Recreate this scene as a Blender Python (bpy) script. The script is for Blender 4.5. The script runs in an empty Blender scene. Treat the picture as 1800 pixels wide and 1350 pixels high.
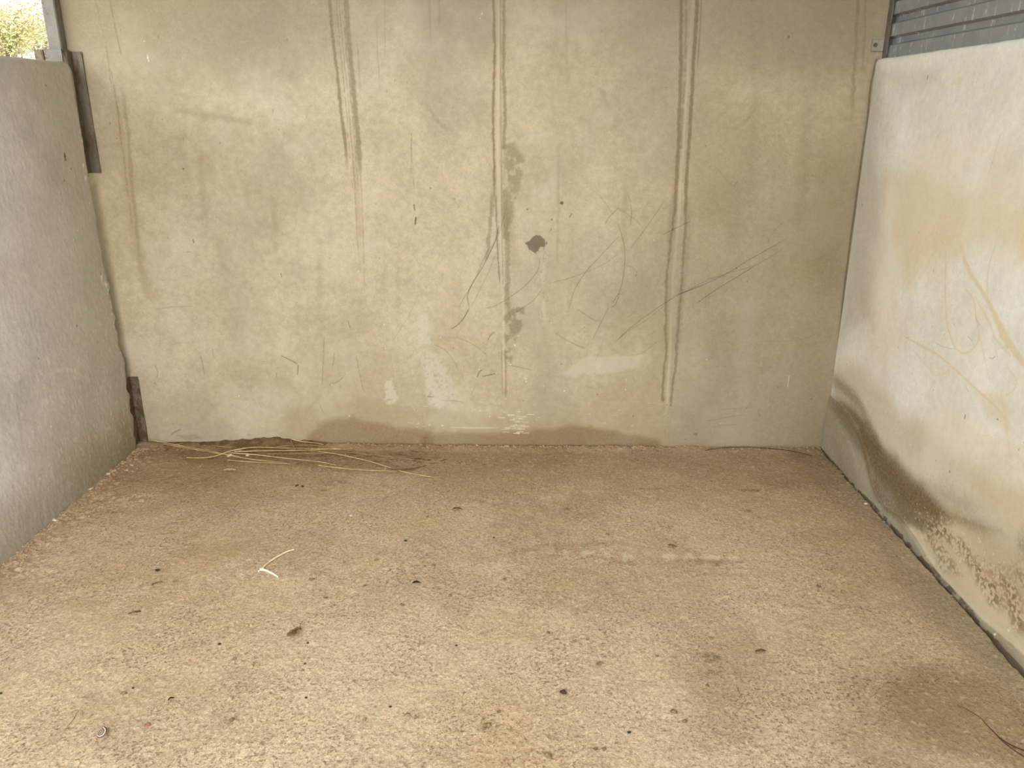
import bpy, bmesh, math, random
import numpy as np
from mathutils import Vector, Matrix

random.seed(7)
RNG = np.random.default_rng(11)
SC = bpy.context.scene

# ------------------------------------------------------------------ camera
F_PX, PITCH, YAW, CAM_H = 1400.0, math.radians(18.92), math.radians(0.75), 1.55
cam_data = bpy.data.cameras.new('camera')
cam_data.sensor_width = 36.0
cam_data.lens = 36.0 * F_PX / 1800.0
cam_data.clip_start = 0.05
cam_data.clip_end = 400
cam = bpy.data.objects.new('camera', cam_data)
cam.location = (0, 0, CAM_H)
cam.rotation_euler = (math.pi / 2 - PITCH, 0, YAW)
SC.collection.objects.link(cam)
SC.camera = cam

# ------------------------------------------------------------------ light: bright hazy sky
SC.view_settings.view_transform = 'Standard'
SC.view_settings.look = 'None'
SC.view_settings.gamma = 1
SC.view_settings.exposure = 1.42
world = bpy.data.worlds.new('hazy_sky')
SC.world = world
world.use_nodes = True
wn = world.node_tree
wn.nodes.clear()
wout = wn.nodes.new('ShaderNodeOutputWorld')
wbg = wn.nodes.new('ShaderNodeBackground')
wgrad = wn.nodes.new('ShaderNodeValToRGB')
wtc = wn.nodes.new('ShaderNodeTexCoord')
wsep = wn.nodes.new('ShaderNodeSeparateXYZ')
wgrad.color_ramp.elements[0].position = 0.0
wgrad.color_ramp.elements[0].color = (0.92, 0.955, 1.0, 1)
wgrad.color_ramp.elements[1].position = 0.7
wgrad.color_ramp.elements[1].color = (0.83, 0.92, 1.0, 1)
wn.links.new(wtc.outputs['Generated'], wsep.inputs[0])
wn.links.new(wsep.outputs['Z'], wgrad.inputs[0])
wn.links.new(wgrad.outputs[0], wbg.inputs['Color'])
# the haze is brightest around the veiled sun, out beyond the open front
GLOW_DIR, GLOW = Vector((0.10, -0.90, 0.40)).normalized(), 2.6
wdot = wn.nodes.new('ShaderNodeVectorMath')
wdot.operation = 'DOT_PRODUCT'
wdot.inputs[1].default_value = GLOW_DIR
wn.links.new(wtc.outputs['Generated'], wdot.inputs[0])
wmr = wn.nodes.new('ShaderNodeMapRange')
wmr.interpolation_type = 'SMOOTHSTEP'
for _k, _x in zip((1, 2, 3, 4), (0.35, 1.0, 1.0, 1.0 + GLOW)):
    wmr.inputs[_k].default_value = _x
wn.links.new(wdot.outputs['Value'], wmr.inputs[0])
wn.links.new(wmr.outputs[0], wbg.inputs['Strength'])
wn.links.new(wbg.outputs[0], wout.inputs['Surface'])

# ------------------------------------------------------------------ picture point -> point in the place
cp, sp, cy, sy = math.cos(PITCH), math.sin(PITCH), math.cos(YAW), math.sin(YAW)
CAM = np.array([0, 0, CAM_H])


def ray(px, py):
    x, y = (px - 900) / F_PX, (675 - py) / F_PX
    fwd, up = np.array([0, cp, -sp]), np.array([0, sp, cp])
    d = np.array([x, 0, 0]) + fwd + y * up
    return np.array([d[0] * cy - d[1] * sy, d[0] * sy + d[1] * cy, d[2]])


def hit(px, py, O, N):
    r = ray(px, py)
    t = np.dot(O - CAM, N) / np.dot(r, N)
    return CAM + t * r


Z = np.array([0, 0, 1.0])
ZERO = np.zeros(3)


def G(px, py, z=0.0):
    return hit(px, py, np.array([0, 0, z]), Z)


def unit(v):
    return v / np.linalg.norm(v)


# ------------------------------------------------------------------ noise
def _hash(ix, iy, seed):
    h = (ix.astype(np.int64) * 374761393 + iy.astype(np.int64) * 668265263 + seed * 1442695041) & 0xFFFFFFFF
    h = ((h ^ (h >> 13)) * 1274126177) & 0xFFFFFFFF
    h = h ^ (h >> 16)
    return (h & 0xFFFF).astype(np.float32) / 65535.0


def vnoise(x, y, seed=0):
    x0, y0 = np.floor(x), np.floor(y)
    fx, fy = (x - x0).astype(np.float32), (y - y0).astype(np.float32)
    fx, fy = fx * fx * (3 - 2 * fx), fy * fy * (3 - 2 * fy)
    x0, y0 = x0.astype(np.int64), y0.astype(np.int64)
    a, b = _hash(x0, y0, seed), _hash(x0 + 1, y0, seed)
    c, d = _hash(x0, y0 + 1, seed), _hash(x0 + 1, y0 + 1, seed)
    return (a + (b - a) * fx) * (1 - fy) + (c + (d - c) * fx) * fy


def fbm(x, y, freq, octaves=4, seed=0, gain=0.5):
    s, a, t = 0, 1.0, 0.0
    for k in range(octaves):
        s = s + a * vnoise(x * freq + 17.3 * k, y * freq - 9.1 * k, seed + k)
        t += a
        a *= gain
        freq *= 2.03
    return s / t


def sstep(a, b, x):
    t = np.clip((x - a) / (b - a), 0, 1)
    return t * t * (3 - 2 * t)


def axis(parts):
    """parts: (start, end, step) runs joined into one list of grid coordinates"""
    out = [parts[0][0]]
    for a, b, st in parts:
        n = max(1, int(round((b - a) / st)))
        out += list(a + (b - a) * (np.arange(1, n + 1) / n))
    return np.array(out)


CH = ['grime_shade', 'ochre', 'pale', 'damp', 'scratch_shade', 'chip', 'grey', 'pink']


class Surf:
    """a wall or floor face laid out in its own metres (u along, v up) that carries stain and painted shade masks"""

    def __init__(self, O, U, V, N, us, vs):
        self.O, self.U, self.V, self.N = O, U, V, N
        self.us, self.vs = us, vs
        self.u, self.v = np.meshgrid(us, vs)
        self.m = {c: np.zeros(self.u.shape, np.float32) for c in CH}
        self.h = np.zeros(self.u.shape)

    def uv(self, px, py):
        p = hit(px, py, self.O, self.N) - self.O
        return float(np.dot(p, self.U)), float(np.dot(p, self.V))

    def win(self, u0, u1, v0, v1):
        i0, i1 = np.searchsorted(self.us, [u0, u1])
        j0, j1 = np.searchsorted(self.vs, [v0, v1])
        return slice(max(j0 - 1, 0), j1 + 1), slice(max(i0 - 1, 0), i1 + 1)

    def add(self, ch, w, a):
        m = self.m[ch][w]
        self.m[ch][w] = 1 - (1 - m) * (1 - np.clip(a, 0, 1).astype(np.float32))

    def stroke(self, ch, pts, w=3.0, a=0.6, soft=0.6, rough=0.0, fade=0.0, wob=0.0, seed=1, brk=0.0):
        """line through photo points; w half width in mm, (x, y[, w scale[, a scale]])"""
        q = []
        if pts[0][1] == 0 and self.N[2] == 0:      # runs that start above the picture come from higher up the wall
            a0, a1 = pts[0], pts[1]
            pts = [(a0[0] - (a1[0] - a0[0]) * 190 / max(a1[1], 1), -190) + tuple(a0[2:])] + list(pts)
        for p in pts:
            u, v = self.uv(p[0], p[1])
            q.append((u, v, p[2] if len(p) > 2 else 1.0, p[3] if len(p) > 3 else 1.0))
        q = np.array(q)
        # smooth the path
        if len(q) > 2:
            t = np.arange(len(q)); tt = np.linspace(0, len(q) - 1, (len(q) - 1) * 8 + 1)
            out = []
            for s in tt:
                i = min(int(s), len(q) - 2); f = s - i
                p0, p1, p2, p3 = q[max(i - 1, 0)], q[i], q[i + 1], q[min(i + 2, len(q) - 1)]
                out.append(0.5 * ((2 * p1) + (-p0 + p2) * f + (2 * p0 - 5 * p1 + 4 * p2 - p3) * f * f + (-p0 + 3 * p1 - 3 * p2 + p3) * f ** 3))
            q = np.array(out)
        wm = w * 0.001
        pad = wm * np.max(np.abs(q[:, 2])) * (1.6 + rough) + wob * 0.001 + 0.004
        W = self.win(q[:, 0].min() - pad, q[:, 0].max() + pad, q[:, 1].min() - pad, q[:, 1].max() + pad)
        uu, vv = self.u[W], self.v[W]
        if uu.size == 0:
            return
        if wob:
            uu = uu + (fbm(uu, vv, 22, 2, seed) - 0.5) * 2 * wob * 0.001
        best = np.full(uu.shape, 1e9); bw = np.ones(uu.shape); ba = np.ones(uu.shape)
        n = len(q) - 1
        for k in range(n):
            a0, b0 = q[k], q[k + 1]
            dx, dy = b0[0] - a0[0], b0[1] - a0[1]
            L = dx * dx + dy * dy + 1e-12
            t = np.clip(((uu - a0[0]) * dx + (vv - a0[1]) * dy) / L, 0, 1)
            d = np.hypot(uu - a0[0] - t * dx, vv - a0[1] - t * dy)
            sw = d < best
            best = np.where(sw, d, best)
            ww = a0[2] + (b0[2] - a0[2]) * t
            aa = a0[3] + (b0[3] - a0[3]) * t
            if fade:
                s = (k + t) / n
                aa = aa * np.clip(s / fade, 0.0, 1) * np.clip((1 - s) / fade, 0.0, 1)
            bw = np.where(sw, ww, bw); ba = np.where(sw, aa, ba)
        r = best / (wm * np.maximum(bw, 0.05))
        if rough:
            r = r + (fbm(self.u[W], self.v[W], 90, 3, seed + 5) - 0.5) * 2 * rough
        al = (1 - sstep(1 - soft, 1 + soft * 0.5, r)) * ba * a
        if brk:
            al = al * sstep(brk - 0.15, brk + 0.15, fbm(self.u[W], self.v[W], 60, 3, seed + 9))
        self.add(ch, W, al)

    def blob(self, ch, px, py, rx, ry, a=0.5, soft=0.5, rough=0.3, freq=12, rot=0, seed=3, brk=0.0, bf=90):
        """soft patch: centre as a photo point, radii in mm"""
        u0, v0 = self.uv(px, py)
        R = max(rx, ry) * 0.001 * (1.3 + rough + soft)
        W = self.win(u0 - R, u0 + R, v0 - R, v0 + R)
        du, dv = self.u[W] - u0, self.v[W] - v0
        if du.size == 0:
            return
        c, s = math.cos(rot), math.sin(rot)
        x, y = du * c + dv * s, -du * s + dv * c
        r = np.hypot(x / (rx * 0.001), y / (ry * 0.001)) + (fbm(self.u[W], self.v[W], freq, 4, seed) - 0.5) * 2 * rough
        al = (1 - sstep(1 - soft, 1 + soft * 0.3, r)) * a
        if brk:
            al = al * sstep(brk - 0.1, brk + 0.1, fbm(self.u[W], self.v[W], bf, 3, seed + 7))
        self.add(ch, W, al)

    def poly(self, ch, pts, a=0.6, soft=30, rough=0.0, freq=14, seed=4, brk=0.0, bf=90, hard=False):
        """patch bounded by photo points; soft edge in mm (hard=True: crisp edge, fades inward)"""
        q = np.array([self.uv(p[0], p[1] if p[1] != 0 else -190) for p in pts])
        sm = soft * 0.001
        pad = sm + rough * 0.001 * 2
        W = self.win(q[:, 0].min() - pad, q[:, 0].max() + pad, q[:, 1].min() - pad, q[:, 1].max() + pad)
        x, y = self.u[W], self.v[W]
        if x.size == 0:
            return
        if rough:
            nx = (fbm(x, y, freq, 4, seed) - 0.5) * 2 * rough * 0.001
            ny = (fbm(x, y, freq, 4, seed + 31) - 0.5) * 2 * rough * 0.001
            x, y = x + nx, y + ny
        inside = np.zeros(x.shape, bool)
        d = np.full(x.shape, 1e9)
        n = len(q)
        for k in range(n):
            x0, y0 = q[k]; x1, y1 = q[(k + 1) % n]
            cond = ((y0 > y) != (y1 > y)) & (x < (x1 - x0) * (y - y0) / (y1 - y0 + 1e-12) + x0)
            inside ^= cond
            dx, dy = x1 - x0, y1 - y0
            t = np.clip(((x - x0) * dx + (y - y0) * dy) / (dx * dx + dy * dy + 1e-12), 0, 1)
            d = np.minimum(d, np.hypot(x - x0 - t * dx, y - y0 - t * dy))
        sd = np.where(inside, d, -d)
        al = sstep(-0.002, 0.004, sd) if hard else sstep(-sm, sm, sd)
        al = al * a
        if brk:
            al = al * sstep(brk - 0.1, brk + 0.1, fbm(self.u[W], self.v[W], bf, 3, seed + 7))
        self.add(ch, W, al)

    def build(self, name, mat, thick=0.0, warp=None):
        """one mesh: the face grid, and if thick, its edges and back"""
        u, v, h = self.u.copy(), self.v.copy(), self.h.copy()
        if warp:
            u, v, h = warp(u, v, h)
        nv, nu = u.shape
        P = self.O[None, None] + u[..., None] * self.U + v[..., None] * self.V + h[..., None] * self.N
        co = P.reshape(-1, 3)
        idx = np.arange(nv * nu).reshape(nv, nu)
        a, b, c, d = idx[:-1, :-1], idx[:-1, 1:], idx[1:, 1:], idx[1:, :-1]
        flip = np.dot(np.cross(self.U, self.V), self.N) < 0
        quads = np.stack([a, d, c, b] if flip else [a, b, c, d], -1).reshape(-1, 4)
        loops = quads.reshape(-1)
        counts = np.full(len(quads), 4)
        if thick:
            ring = np.concatenate([idx[0, :], idx[1:, -1], idx[-1, -2::-1], idx[-2:0:-1, 0]])
            if flip:
                ring = ring[::-1]
            base = len(co)
            co = np.concatenate([co, co[ring] - thick * self.N])
            m = len(ring)
            k = np.arange(m); k2 = (k + 1) % m
            side = np.stack([ring[k2], ring[k], base + k, base + k2], -1)
            back = (base + k)[::-1]
            loops = np.concatenate([loops, side.reshape(-1), back])
            counts = np.concatenate([counts, np.full(m, 4), [m]])
        me = bpy.data.meshes.new(name)
        me.vertices.add(len(co))
        me.vertices.foreach_set('co', co.astype(np.float32).reshape(-1))
        me.loops.add(len(loops))
        me.loops.foreach_set('vertex_index', loops.astype(np.int32))
        me.polygons.add(len(counts))
        starts = np.concatenate([[0], np.cumsum(counts)[:-1]])
        me.polygons.foreach_set('loop_start', starts.astype(np.int32))
        sm = np.zeros(len(counts), bool); sm[:len(quads)] = True
        me.polygons.foreach_set('use_smooth', sm)
        me.update(calc_edges=True)
        for nm, chs in (('stain_shade_a', CH[:4]), ('stain_shade_b', CH[4:])):
            at = me.attributes.new(nm, 'FLOAT_COLOR', 'POINT')
            arr = np.zeros((len(co), 4), np.float32)
            arr[:nv * nu] = np.stack([self.m[c].reshape(-1) for c in chs], -1)
            at.data.foreach_set('color', arr.reshape(-1))
        me.materials.append(mat)
        o = bpy.data.objects.new(name, me)
        SC.collection.objects.link(o)
        return o


# ------------------------------------------------------------------ materials
def lin(r, g, b):
    f = lambda c: (c / 255 / 12.92) if c / 255 <= 0.04045 else ((c / 255 + 0.055) / 1.055) ** 2.4
    return (f(r), f(g), f(b), 1)


class NT:
    def __init__(self, name):
        self.mat = bpy.data.materials.new(name)
        self.mat.use_nodes = True
        self.t = self.mat.node_tree
        self.t.nodes.clear()
        self.out = self.t.nodes.new('ShaderNodeOutputMaterial')
        self.bsdf = self.t.nodes.new('ShaderNodeBsdfPrincipled')
        self.t.links.new(self.bsdf.outputs[0], self.out.inputs['Surface'])
        self.tc = self.t.nodes.new('ShaderNodeTexCoord')

    def put(self, sock, v):
        if hasattr(v, 'is_output'):
            self.t.links.new(v, sock)
        elif v is not None:
            sock.default_value = v

    def coord(self, scale=(1, 1, 1)):
        m = self.t.nodes.new('ShaderNodeMapping')
        m.inputs['Scale'].default_value = scale
        self.t.links.new(self.tc.outputs['Object'], m.inputs[0])
        return m.outputs[0]

    def noise(self, scale, detail=4, rough=0.55, co=None, dist=0.0):
        n = self.t.nodes.new('ShaderNodeTexNoise')
        n.inputs['Scale'].default_value = scale
        n.inputs['Detail'].default_value = detail
        n.inputs['Roughness'].default_value = rough
        n.inputs['Distortion'].default_value = dist
        self.t.links.new(co if co is not None else self.tc.outputs['Object'], n.inputs['Vector'])
        return n.outputs['Fac']

    def voronoi(self, scale, feature='F1', co=None, out='Distance', rnd=1.0):
        n = self.t.nodes.new('ShaderNodeTexVoronoi')
        n.feature = feature
        n.inputs['Scale'].default_value = scale
        n.inputs['Randomness'].default_value = rnd
        self.t.links.new(co if co is not None else self.tc.outputs['Object'], n.inputs['Vector'])
        return n.outputs[out]

    def math(self, op, a, b=None, clamp=False):
        n = self.t.nodes.new('ShaderNodeMath')
        n.operation = op
        n.use_clamp = clamp
        self.put(n.inputs[0], a)
        if b is not None:
            self.put(n.inputs[1], b)
        return n.outputs[0]

    def rng(self, v, a, b, c=0.0, d=1.0, smooth=False):
        n = self.t.nodes.new('ShaderNodeMapRange')
        if smooth:
            n.interpolation_type = 'SMOOTHSTEP'
        self.put(n.inputs[0], v)
        for k, x in zip((1, 2, 3, 4), (a, b, c, d)):
            n.inputs[k].default_value = x
        return n.outputs[0]

    def mix(self, f, a, b, mode='MIX'):
        n = self.t.nodes.new('ShaderNodeMix')
        n.data_type = 'RGBA'
        n.blend_type = mode
        self.put(n.inputs[0], f)
        self.put(n.inputs[6], a)
        self.put(n.inputs[7], b)
        return n.outputs[2]

    def scale(self, col, f):
        c = self.t.nodes.new('ShaderNodeCombineColor')
        for k in range(3):
            self.put(c.inputs[k], f)
        return self.mix(1.0, col, c.outputs[0], 'MULTIPLY')

    def attr(self, name):
        n = self.t.nodes.new('ShaderNodeAttribute')
        n.attribute_name = name
        s = self.t.nodes.new('ShaderNodeSeparateColor')
        self.t.links.new(n.outputs['Color'], s.inputs[0])
        return [s.outputs[0], s.outputs[1], s.outputs[2], n.outputs['Alpha']]

    def bump(self, h, strength=0.5, dist=0.002, normal=None):
        n = self.t.nodes.new('ShaderNodeBump')
        n.inputs['Strength'].default_value = strength
        n.inputs['Distance'].default_value = dist
        self.put(n.inputs['Height'], h)
        if normal is not None:
            self.t.links.new(normal, n.inputs['Normal'])
        return n.outputs[0]

    def done(self, col, rough=0.9, metal=0.0, normal=None, spec=0.2):
        self.put(self.bsdf.inputs['Base Color'], col)
        self.put(self.bsdf.inputs['Roughness'], rough)
        self.bsdf.inputs['Metallic'].default_value = metal
        self.bsdf.inputs['Specular IOR Level'].default_value = spec
        if normal is not None:
            self.t.links.new(normal, self.bsdf.inputs['Normal'])
        return self.mat


def stain_shade_layers(n, base, cols, speck):
    ga, oc, pa, da = n.attr('stain_shade_a')
    sc, chp, gr, pk = n.attr('stain_shade_b')
    nz = n.rng(speck, 0.35, 0.65, 0.78, 1.0)
    c = base
    for ch, key, k in ((oc, 'ochre', nz), (pk, 'pink', nz), (gr, 'grey', nz), (pa, 'pale', nz), (ga, 'grime_shade', nz), (da, 'damp', nz),
                       (sc, 'scratch_shade', None), (chp, 'chip', None)):
        f = n.math('MULTIPLY', ch, k) if k is not None else ch
        c = n.mix(f, c, cols[key])
    return c, (ga, oc, pa, da, sc, chp, gr, pk)


def concrete(name, c1, c2, c3, cols, fine=0.5, grain=1.0, gain=1.0):
    g_ = lambda c: tuple(min(x * gain, 0.93) for x in c[:3]) + (1,)
    c1, c2, c3, cols = g_(c1), g_(c2), g_(c3), {k: g_(c) for k, c in cols.items()}
    n = NT(name)
    big = n.noise(1.3, 5, 0.6, dist=0.6)
    mid = n.noise(6.0, 6, 0.62)
    sm = n.noise(34.0, 5, 0.65)
    fi = n.noise(210.0, 3, 0.6)
    vert = n.noise(7.0, 5, 0.6, co=n.coord((1, 1, 0.12)))
    base = n.mix(n.rng(big, 0.36, 0.62, smooth=True), c1, c2)
    base = n.mix(n.rng(vert, 0.5, 0.75, 0, 0.45), base, c3)
    base = n.scale(base, n.rng(mid, 0.25, 0.75, 0.90, 1.08))
    base = n.scale(base, n.rng(sm, 0.2, 0.8, 1 - 0.13 * grain, 1 + 0.10 * grain))
    base = n.scale(base, n.rng(fi, 0.25, 0.75, 1 - 0.09 * grain, 1 + 0.07 * grain))
    # scattered pinholes
    vo = n.voronoi(26.0)
    on = n.rng(n.voronoi(26.0, out='Color'), 0.965, 0.975)
    pin = n.math('MULTIPLY', n.rng(vo, 0.07, 0.03), n.rng(n.noise(5.0, 2), 0.62, 0.66))
    base = n.mix(n.math('MULTIPLY', pin, 0.55), base, lin(105, 88, 62))
    col, m = stain_shade_layers(n, base, cols, n.noise(95.0, 4, 0.7))
    h = n.math('ADD', n.math('MULTIPLY', sm, 0.7), n.math('MULTIPLY', fi, 0.45))
    h = n.math('SUBTRACT', h, n.math('MULTIPLY', m[4], 0.8))
    nb = n.bump(h, fine, 0.0025)
    return n.done(col, rough=0.93, normal=nb, spec=0.15)


M = {}
cols_back = dict(grime_shade=lin(126, 109, 79), ochre=lin(168, 145, 108), pale=lin(214, 203, 182), damp=lin(116, 86, 46),
                 scratch_shade=lin(92, 76, 54), chip=lin(240, 226, 196), grey=lin(156, 145, 126), pink=lin(210, 189, 160))
M['back'] = concrete('cast_concrete_back', lin(202, 185, 156), lin(196, 178, 147), lin(187, 170, 141), cols_back, fine=0.4, grain=1.5, gain=0.87)
cols_right = dict(grime_shade=lin(138, 126, 100), ochre=lin(204, 182, 142), pale=lin(222, 216, 202), damp=lin(94, 70, 34),
                  scratch_shade=lin(84, 66, 44), chip=lin(220, 213, 196), grey=lin(124, 114, 98), pink=lin(178, 154, 118))
M['right'] = concrete('cast_concrete_right', lin(218, 214, 204), lin(212, 206, 190), lin(208, 200, 184), cols_right, fine=0.35, grain=0.8, gain=1.19)
cols_left = dict(grime_shade=lin(128, 116, 92), ochre=lin(150, 138, 110), pale=lin(214, 208, 192), damp=lin(104, 92, 66),
                 scratch_shade=lin(84, 70, 52), chip=lin(226, 220, 204), grey=lin(112, 112, 110), pink=lin(180, 160, 130))
M['left'] = concrete('cast_concrete_left', lin(200, 196, 190), lin(192, 187, 178), lin(188, 181, 170), cols_left, fine=0.8, grain=1.0, gain=1.24)


def floor_material():
    n = NT('worn_gritty_concrete')
    co = n.coord((1, 1, 1))
    warp = n.noise(60, 2)
    big = n.noise(1.1, 5, 0.6)
    mid = n.noise(9, 5, 0.6)
    g1 = n.noise(95, 4, 0.62)
    g2 = n.noise(260, 3, 0.6)
    base = n.mix(n.rng(big, 0.35, 0.65, smooth=True), lin(212, 184, 150), lin(203, 172, 136))
    base = n.scale(base, n.rng(mid, 0.25, 0.75, 0.93, 1.07))
    base = n.scale(base, n.rng(g1, 0.3, 0.7, 0.78, 1.20))
    base = n.scale(base, n.rng(g2, 0.3, 0.7, 0.80, 1.18))
    gv = n.rng(n.voronoi(135, out='Color'), 0.0, 1.0, 0.86, 1.12)
    base = n.scale(base, gv)
    # exposed aggregate: small stones, a few of them grey-green or pale
    v = n.t.nodes.new('ShaderNodeTexVoronoi')
    v.inputs['Scale'].default_value = 62
    n.t.links.new(n.tc.outputs['Object'], v.inputs['Vector'])
    cs = n.t.nodes.new('ShaderNodeSeparateColor')
    n.t.links.new(v.outputs['Color'], cs.inputs[0])
    inner = n.rng(v.outputs['Distance'], 0.34, 0.22)
    base = n.mix(n.math('MULTIPLY', n.math('MULTIPLY', inner, n.rng(cs.outputs[0], 0.80, 0.84)), 0.5), base, lin(224, 204, 168))
    base = n.mix(n.math('MULTIPLY', n.math('MULTIPLY', inner, n.rng(cs.outputs[1], 0.965, 0.975)), 0.7), base, lin(160, 158, 138))
    base = n.mix(n.math('MULTIPLY', n.math('MULTIPLY', inner, n.rng(cs.outputs[2], 0.95, 0.96)), 0.55), base, lin(150, 118, 84))
    # pits between the stones
    pit = n.rng(n.noise(85, 4, 0.62), 0.56, 0.64)
    pit2 = n.rng(n.noise(170, 3, 0.55), 0.58, 0.66)
    pm = n.math('MULTIPLY', n.math('MAXIMUM', pit, n.math('MULTIPLY', pit2, 0.8)), n.rng(n.noise(4, 3), 0.38, 0.6, 0.25, 1.0))
    base = n.mix(n.math('MULTIPLY', pm, 0.72), base, lin(138, 106, 72))
    v2 = n.t.nodes.new('ShaderNodeTexVoronoi')
    v2.inputs['Scale'].default_value = 88
    n.t.links.new(n.tc.outputs['Object'], v2.inputs['Vector'])
    c2 = n.t.nodes.new('ShaderNodeSeparateColor')
    n.t.links.new(v2.outputs['Color'], c2.inputs[0])
    fl_ = n.math('MULTIPLY', n.rng(v2.outputs['Distance'], 0.30, 0.20), n.rng(c2.outputs[0], 0.70, 0.76))
    fl_ = n.math('MULTIPLY', fl_, n.rng(n.noise(3.2, 3), 0.35, 0.6, 0.35, 1.0))
    base = n.mix(n.math('MULTIPLY', fl_, 0.62), base, lin(126, 98, 68))
    fl2 = n.math('MULTIPLY', n.rng(v2.outputs['Distance'], 0.34, 0.24), n.rng(c2.outputs[1], 0.80, 0.86))
    base = n.mix(n.math('MULTIPLY', fl2, 0.45), base, lin(232, 212, 178))
    cols = dict(grime_shade=lin(128, 98, 66), ochre=lin(196, 158, 104), pale=lin(226, 208, 172), damp=lin(132, 104, 72),
                scratch_shade=lin(80, 58, 38), chip=lin(236, 218, 180), grey=lin(132, 120, 96), pink=lin(176, 140, 104))
    col, m = stain_shade_layers(n, base, cols, n.noise(80, 4, 0.7))
    col = n.scale(col, 0.88)
    h = n.math('ADD', n.math('MULTIPLY', g1, 1.0), n.math('MULTIPLY', g2, 0.35))
    h = n.math('SUBTRACT', h, n.math('MULTIPLY', pm, 0.7))
    h = n.math('ADD', h, n.math('MULTIPLY', inner, 0.15))
    return n.done(col, rough=0.95, normal=n.bump(h, 0.75, 0.004), spec=0.12)


M['floor'] = floor_material()


def simple(name, c1, c2, scale=30, rough=0.85, metal=0.0, bump=0.4, dist=0.002, spec=0.3, co=None, lo=0.4, hi=0.6, detail=4):
    n = NT(name)
    a = n.noise(scale, detail, 0.6, co=n.coord(co) if co else None)
    col = n.mix(n.rng(a, lo, hi), c1, c2)
    b = n.noise(scale * 4, 3, 0.6)
    return n.done(col, rough=rough, metal=metal, spec=spec, normal=n.bump(n.math('ADD', a, b), bump, dist))


def steel(name, c1, c2, rust, amt=(0.56, 0.66), metal=0.35):
    n = NT(name)
    a = n.noise(14, 5, 0.65, co=n.coord((1, 1, 0.35)))
    col = n.mix(n.rng(a, 0.35, 0.65), c1, c2)
    r = n.noise(26, 6, 0.7, co=n.coord((1, 1, 0.5)), dist=0.5)
    rm = n.rng(r, amt[0], amt[1])
    col = n.mix(rm, col, rust)
    d = n.noise(160, 3, 0.6)
    col = n.scale(col, n.rng(d, 0.25, 0.75, 0.82, 1.12))
    return n.done(col, rough=n.rng(rm, 0, 1, 0.55, 0.9), metal=metal, spec=0.4, normal=n.bump(d, 0.3, 0.001))


M['steel'] = steel('weathered_galvanised_steel', lin(128, 121, 110), lin(112, 105, 95), lin(104, 86, 68), (0.60, 0.72), 0.1)
M['rusty'] = steel('rusted_angle_steel', lin(124, 114, 96), lin(110, 100, 84), lin(104, 82, 60), (0.46, 0.66), 0.15)
M['old'] = steel('old_brown_steel', lin(122, 106, 86), lin(96, 82, 66), lin(84, 62, 42), (0.46, 0.58), 0.1)


def sheet_material():
    n = NT('painted_grey_sheet')
    fine = n.noise(300, 2, 0.6)
    runs = n.noise(22, 4, 0.7, co=n.coord((1, 2.2, 0.06)))
    rm = n.rng(runs, 0.56, 0.63)
    brk = n.rng(n.noise(45, 3, 0.6, co=n.coord((1, 1, 1))), 0.45, 0.62)
    base = n.mix(n.rng(n.noise(8, 4), 0.35, 0.65), lin(146, 150, 147), lin(130, 135, 133))
    base = n.scale(base, n.rng(fine, 0.25, 0.75, 0.93, 1.07))
    dust = n.rng(n.noise(3.0, 5, 0.6, co=n.coord((1, 1, 0.3))), 0.5, 0.7, 0, 0.25)
    base = n.mix(dust, base, lin(148, 142, 124))
    base = n.mix(n.math('MULTIPLY', n.math('MULTIPLY', rm, brk), 0.75), base, lin(226, 222, 206))
    return n.done(base, rough=0.5, metal=0.0, spec=0.4)


M['sheet'] = sheet_material()
M['zinc'] = steel('zinc_plate', lin(176, 168, 148), lin(158, 150, 132), lin(128, 104, 76), (0.58, 0.7), 0.2)
M['dark_steel'] = steel('dark_angle_steel', lin(122, 114, 100), lin(100, 94, 84), lin(92, 74, 54), (0.55, 0.68), 0.2)
M['clod'] = simple('dry_brown_soil', lin(112, 86, 58), lin(146, 116, 82), 60)
M['dark_clod'] = simple('dark_crumb', lin(48, 36, 26), lin(74, 56, 40), 80)
M['pebble'] = simple('pale_pebble', lin(214, 200, 172), lin(186, 166, 134), 50)
M['mud'] = simple('dried_mud_crust', lin(128, 100, 68), lin(96, 72, 46), 22, bump=0.8, dist=0.006)
M['straw'] = simple('dry_straw', lin(222, 196, 142), lin(192, 160, 108), 20, co=(1, 1, 1), spec=0.3, rough=0.6)
M['straw_dull'] = simple('dusty_straw', lin(176, 146, 100), lin(150, 120, 78), 20, spec=0.3, rough=0.7)
M['bleached'] = simple('bleached_stalk', lin(240, 222, 184), lin(216, 194, 150), 40, spec=0.3, rough=0.6)
M['fibre'] = simple('dark_root_fibre', lin(94, 70, 46), lin(70, 50, 32), 40)
M['leafdry'] = simple('crumpled_dry_leaf', lin(176, 146, 98), lin(124, 94, 56), 60)
M['scrap'] = simple('white_scrap', lin(240, 228, 206), lin(214, 200, 176), 60)
M['roof'] = simple('shade_roof_underside', lin(150, 150, 146), lin(132, 132, 130), 6)

# ------------------------------------------------------------------ tagging
PHRASE = {}


def tag(o, label, cat=None, group=None, kind=None):
    o['label'] = label
    if cat:
        o['category'] = cat
    if group:
        o['group'] = group
    if kind:
        o['kind'] = kind
    return o


def link(name, bm, mat, parent=None, smooth=False):
    me = bpy.data.meshes.new(name)
    bm.to_mesh(me)
    bm.free()
    if smooth:
        me.shade_smooth()
    me.materials.append(mat)
    o = bpy.data.objects.new(name, me)
    SC.collection.objects.link(o)
    if parent is not None:
        o.parent = parent
        o.matrix_parent_inverse = Matrix.Translation(parent.location).inverted()
    return o


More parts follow.
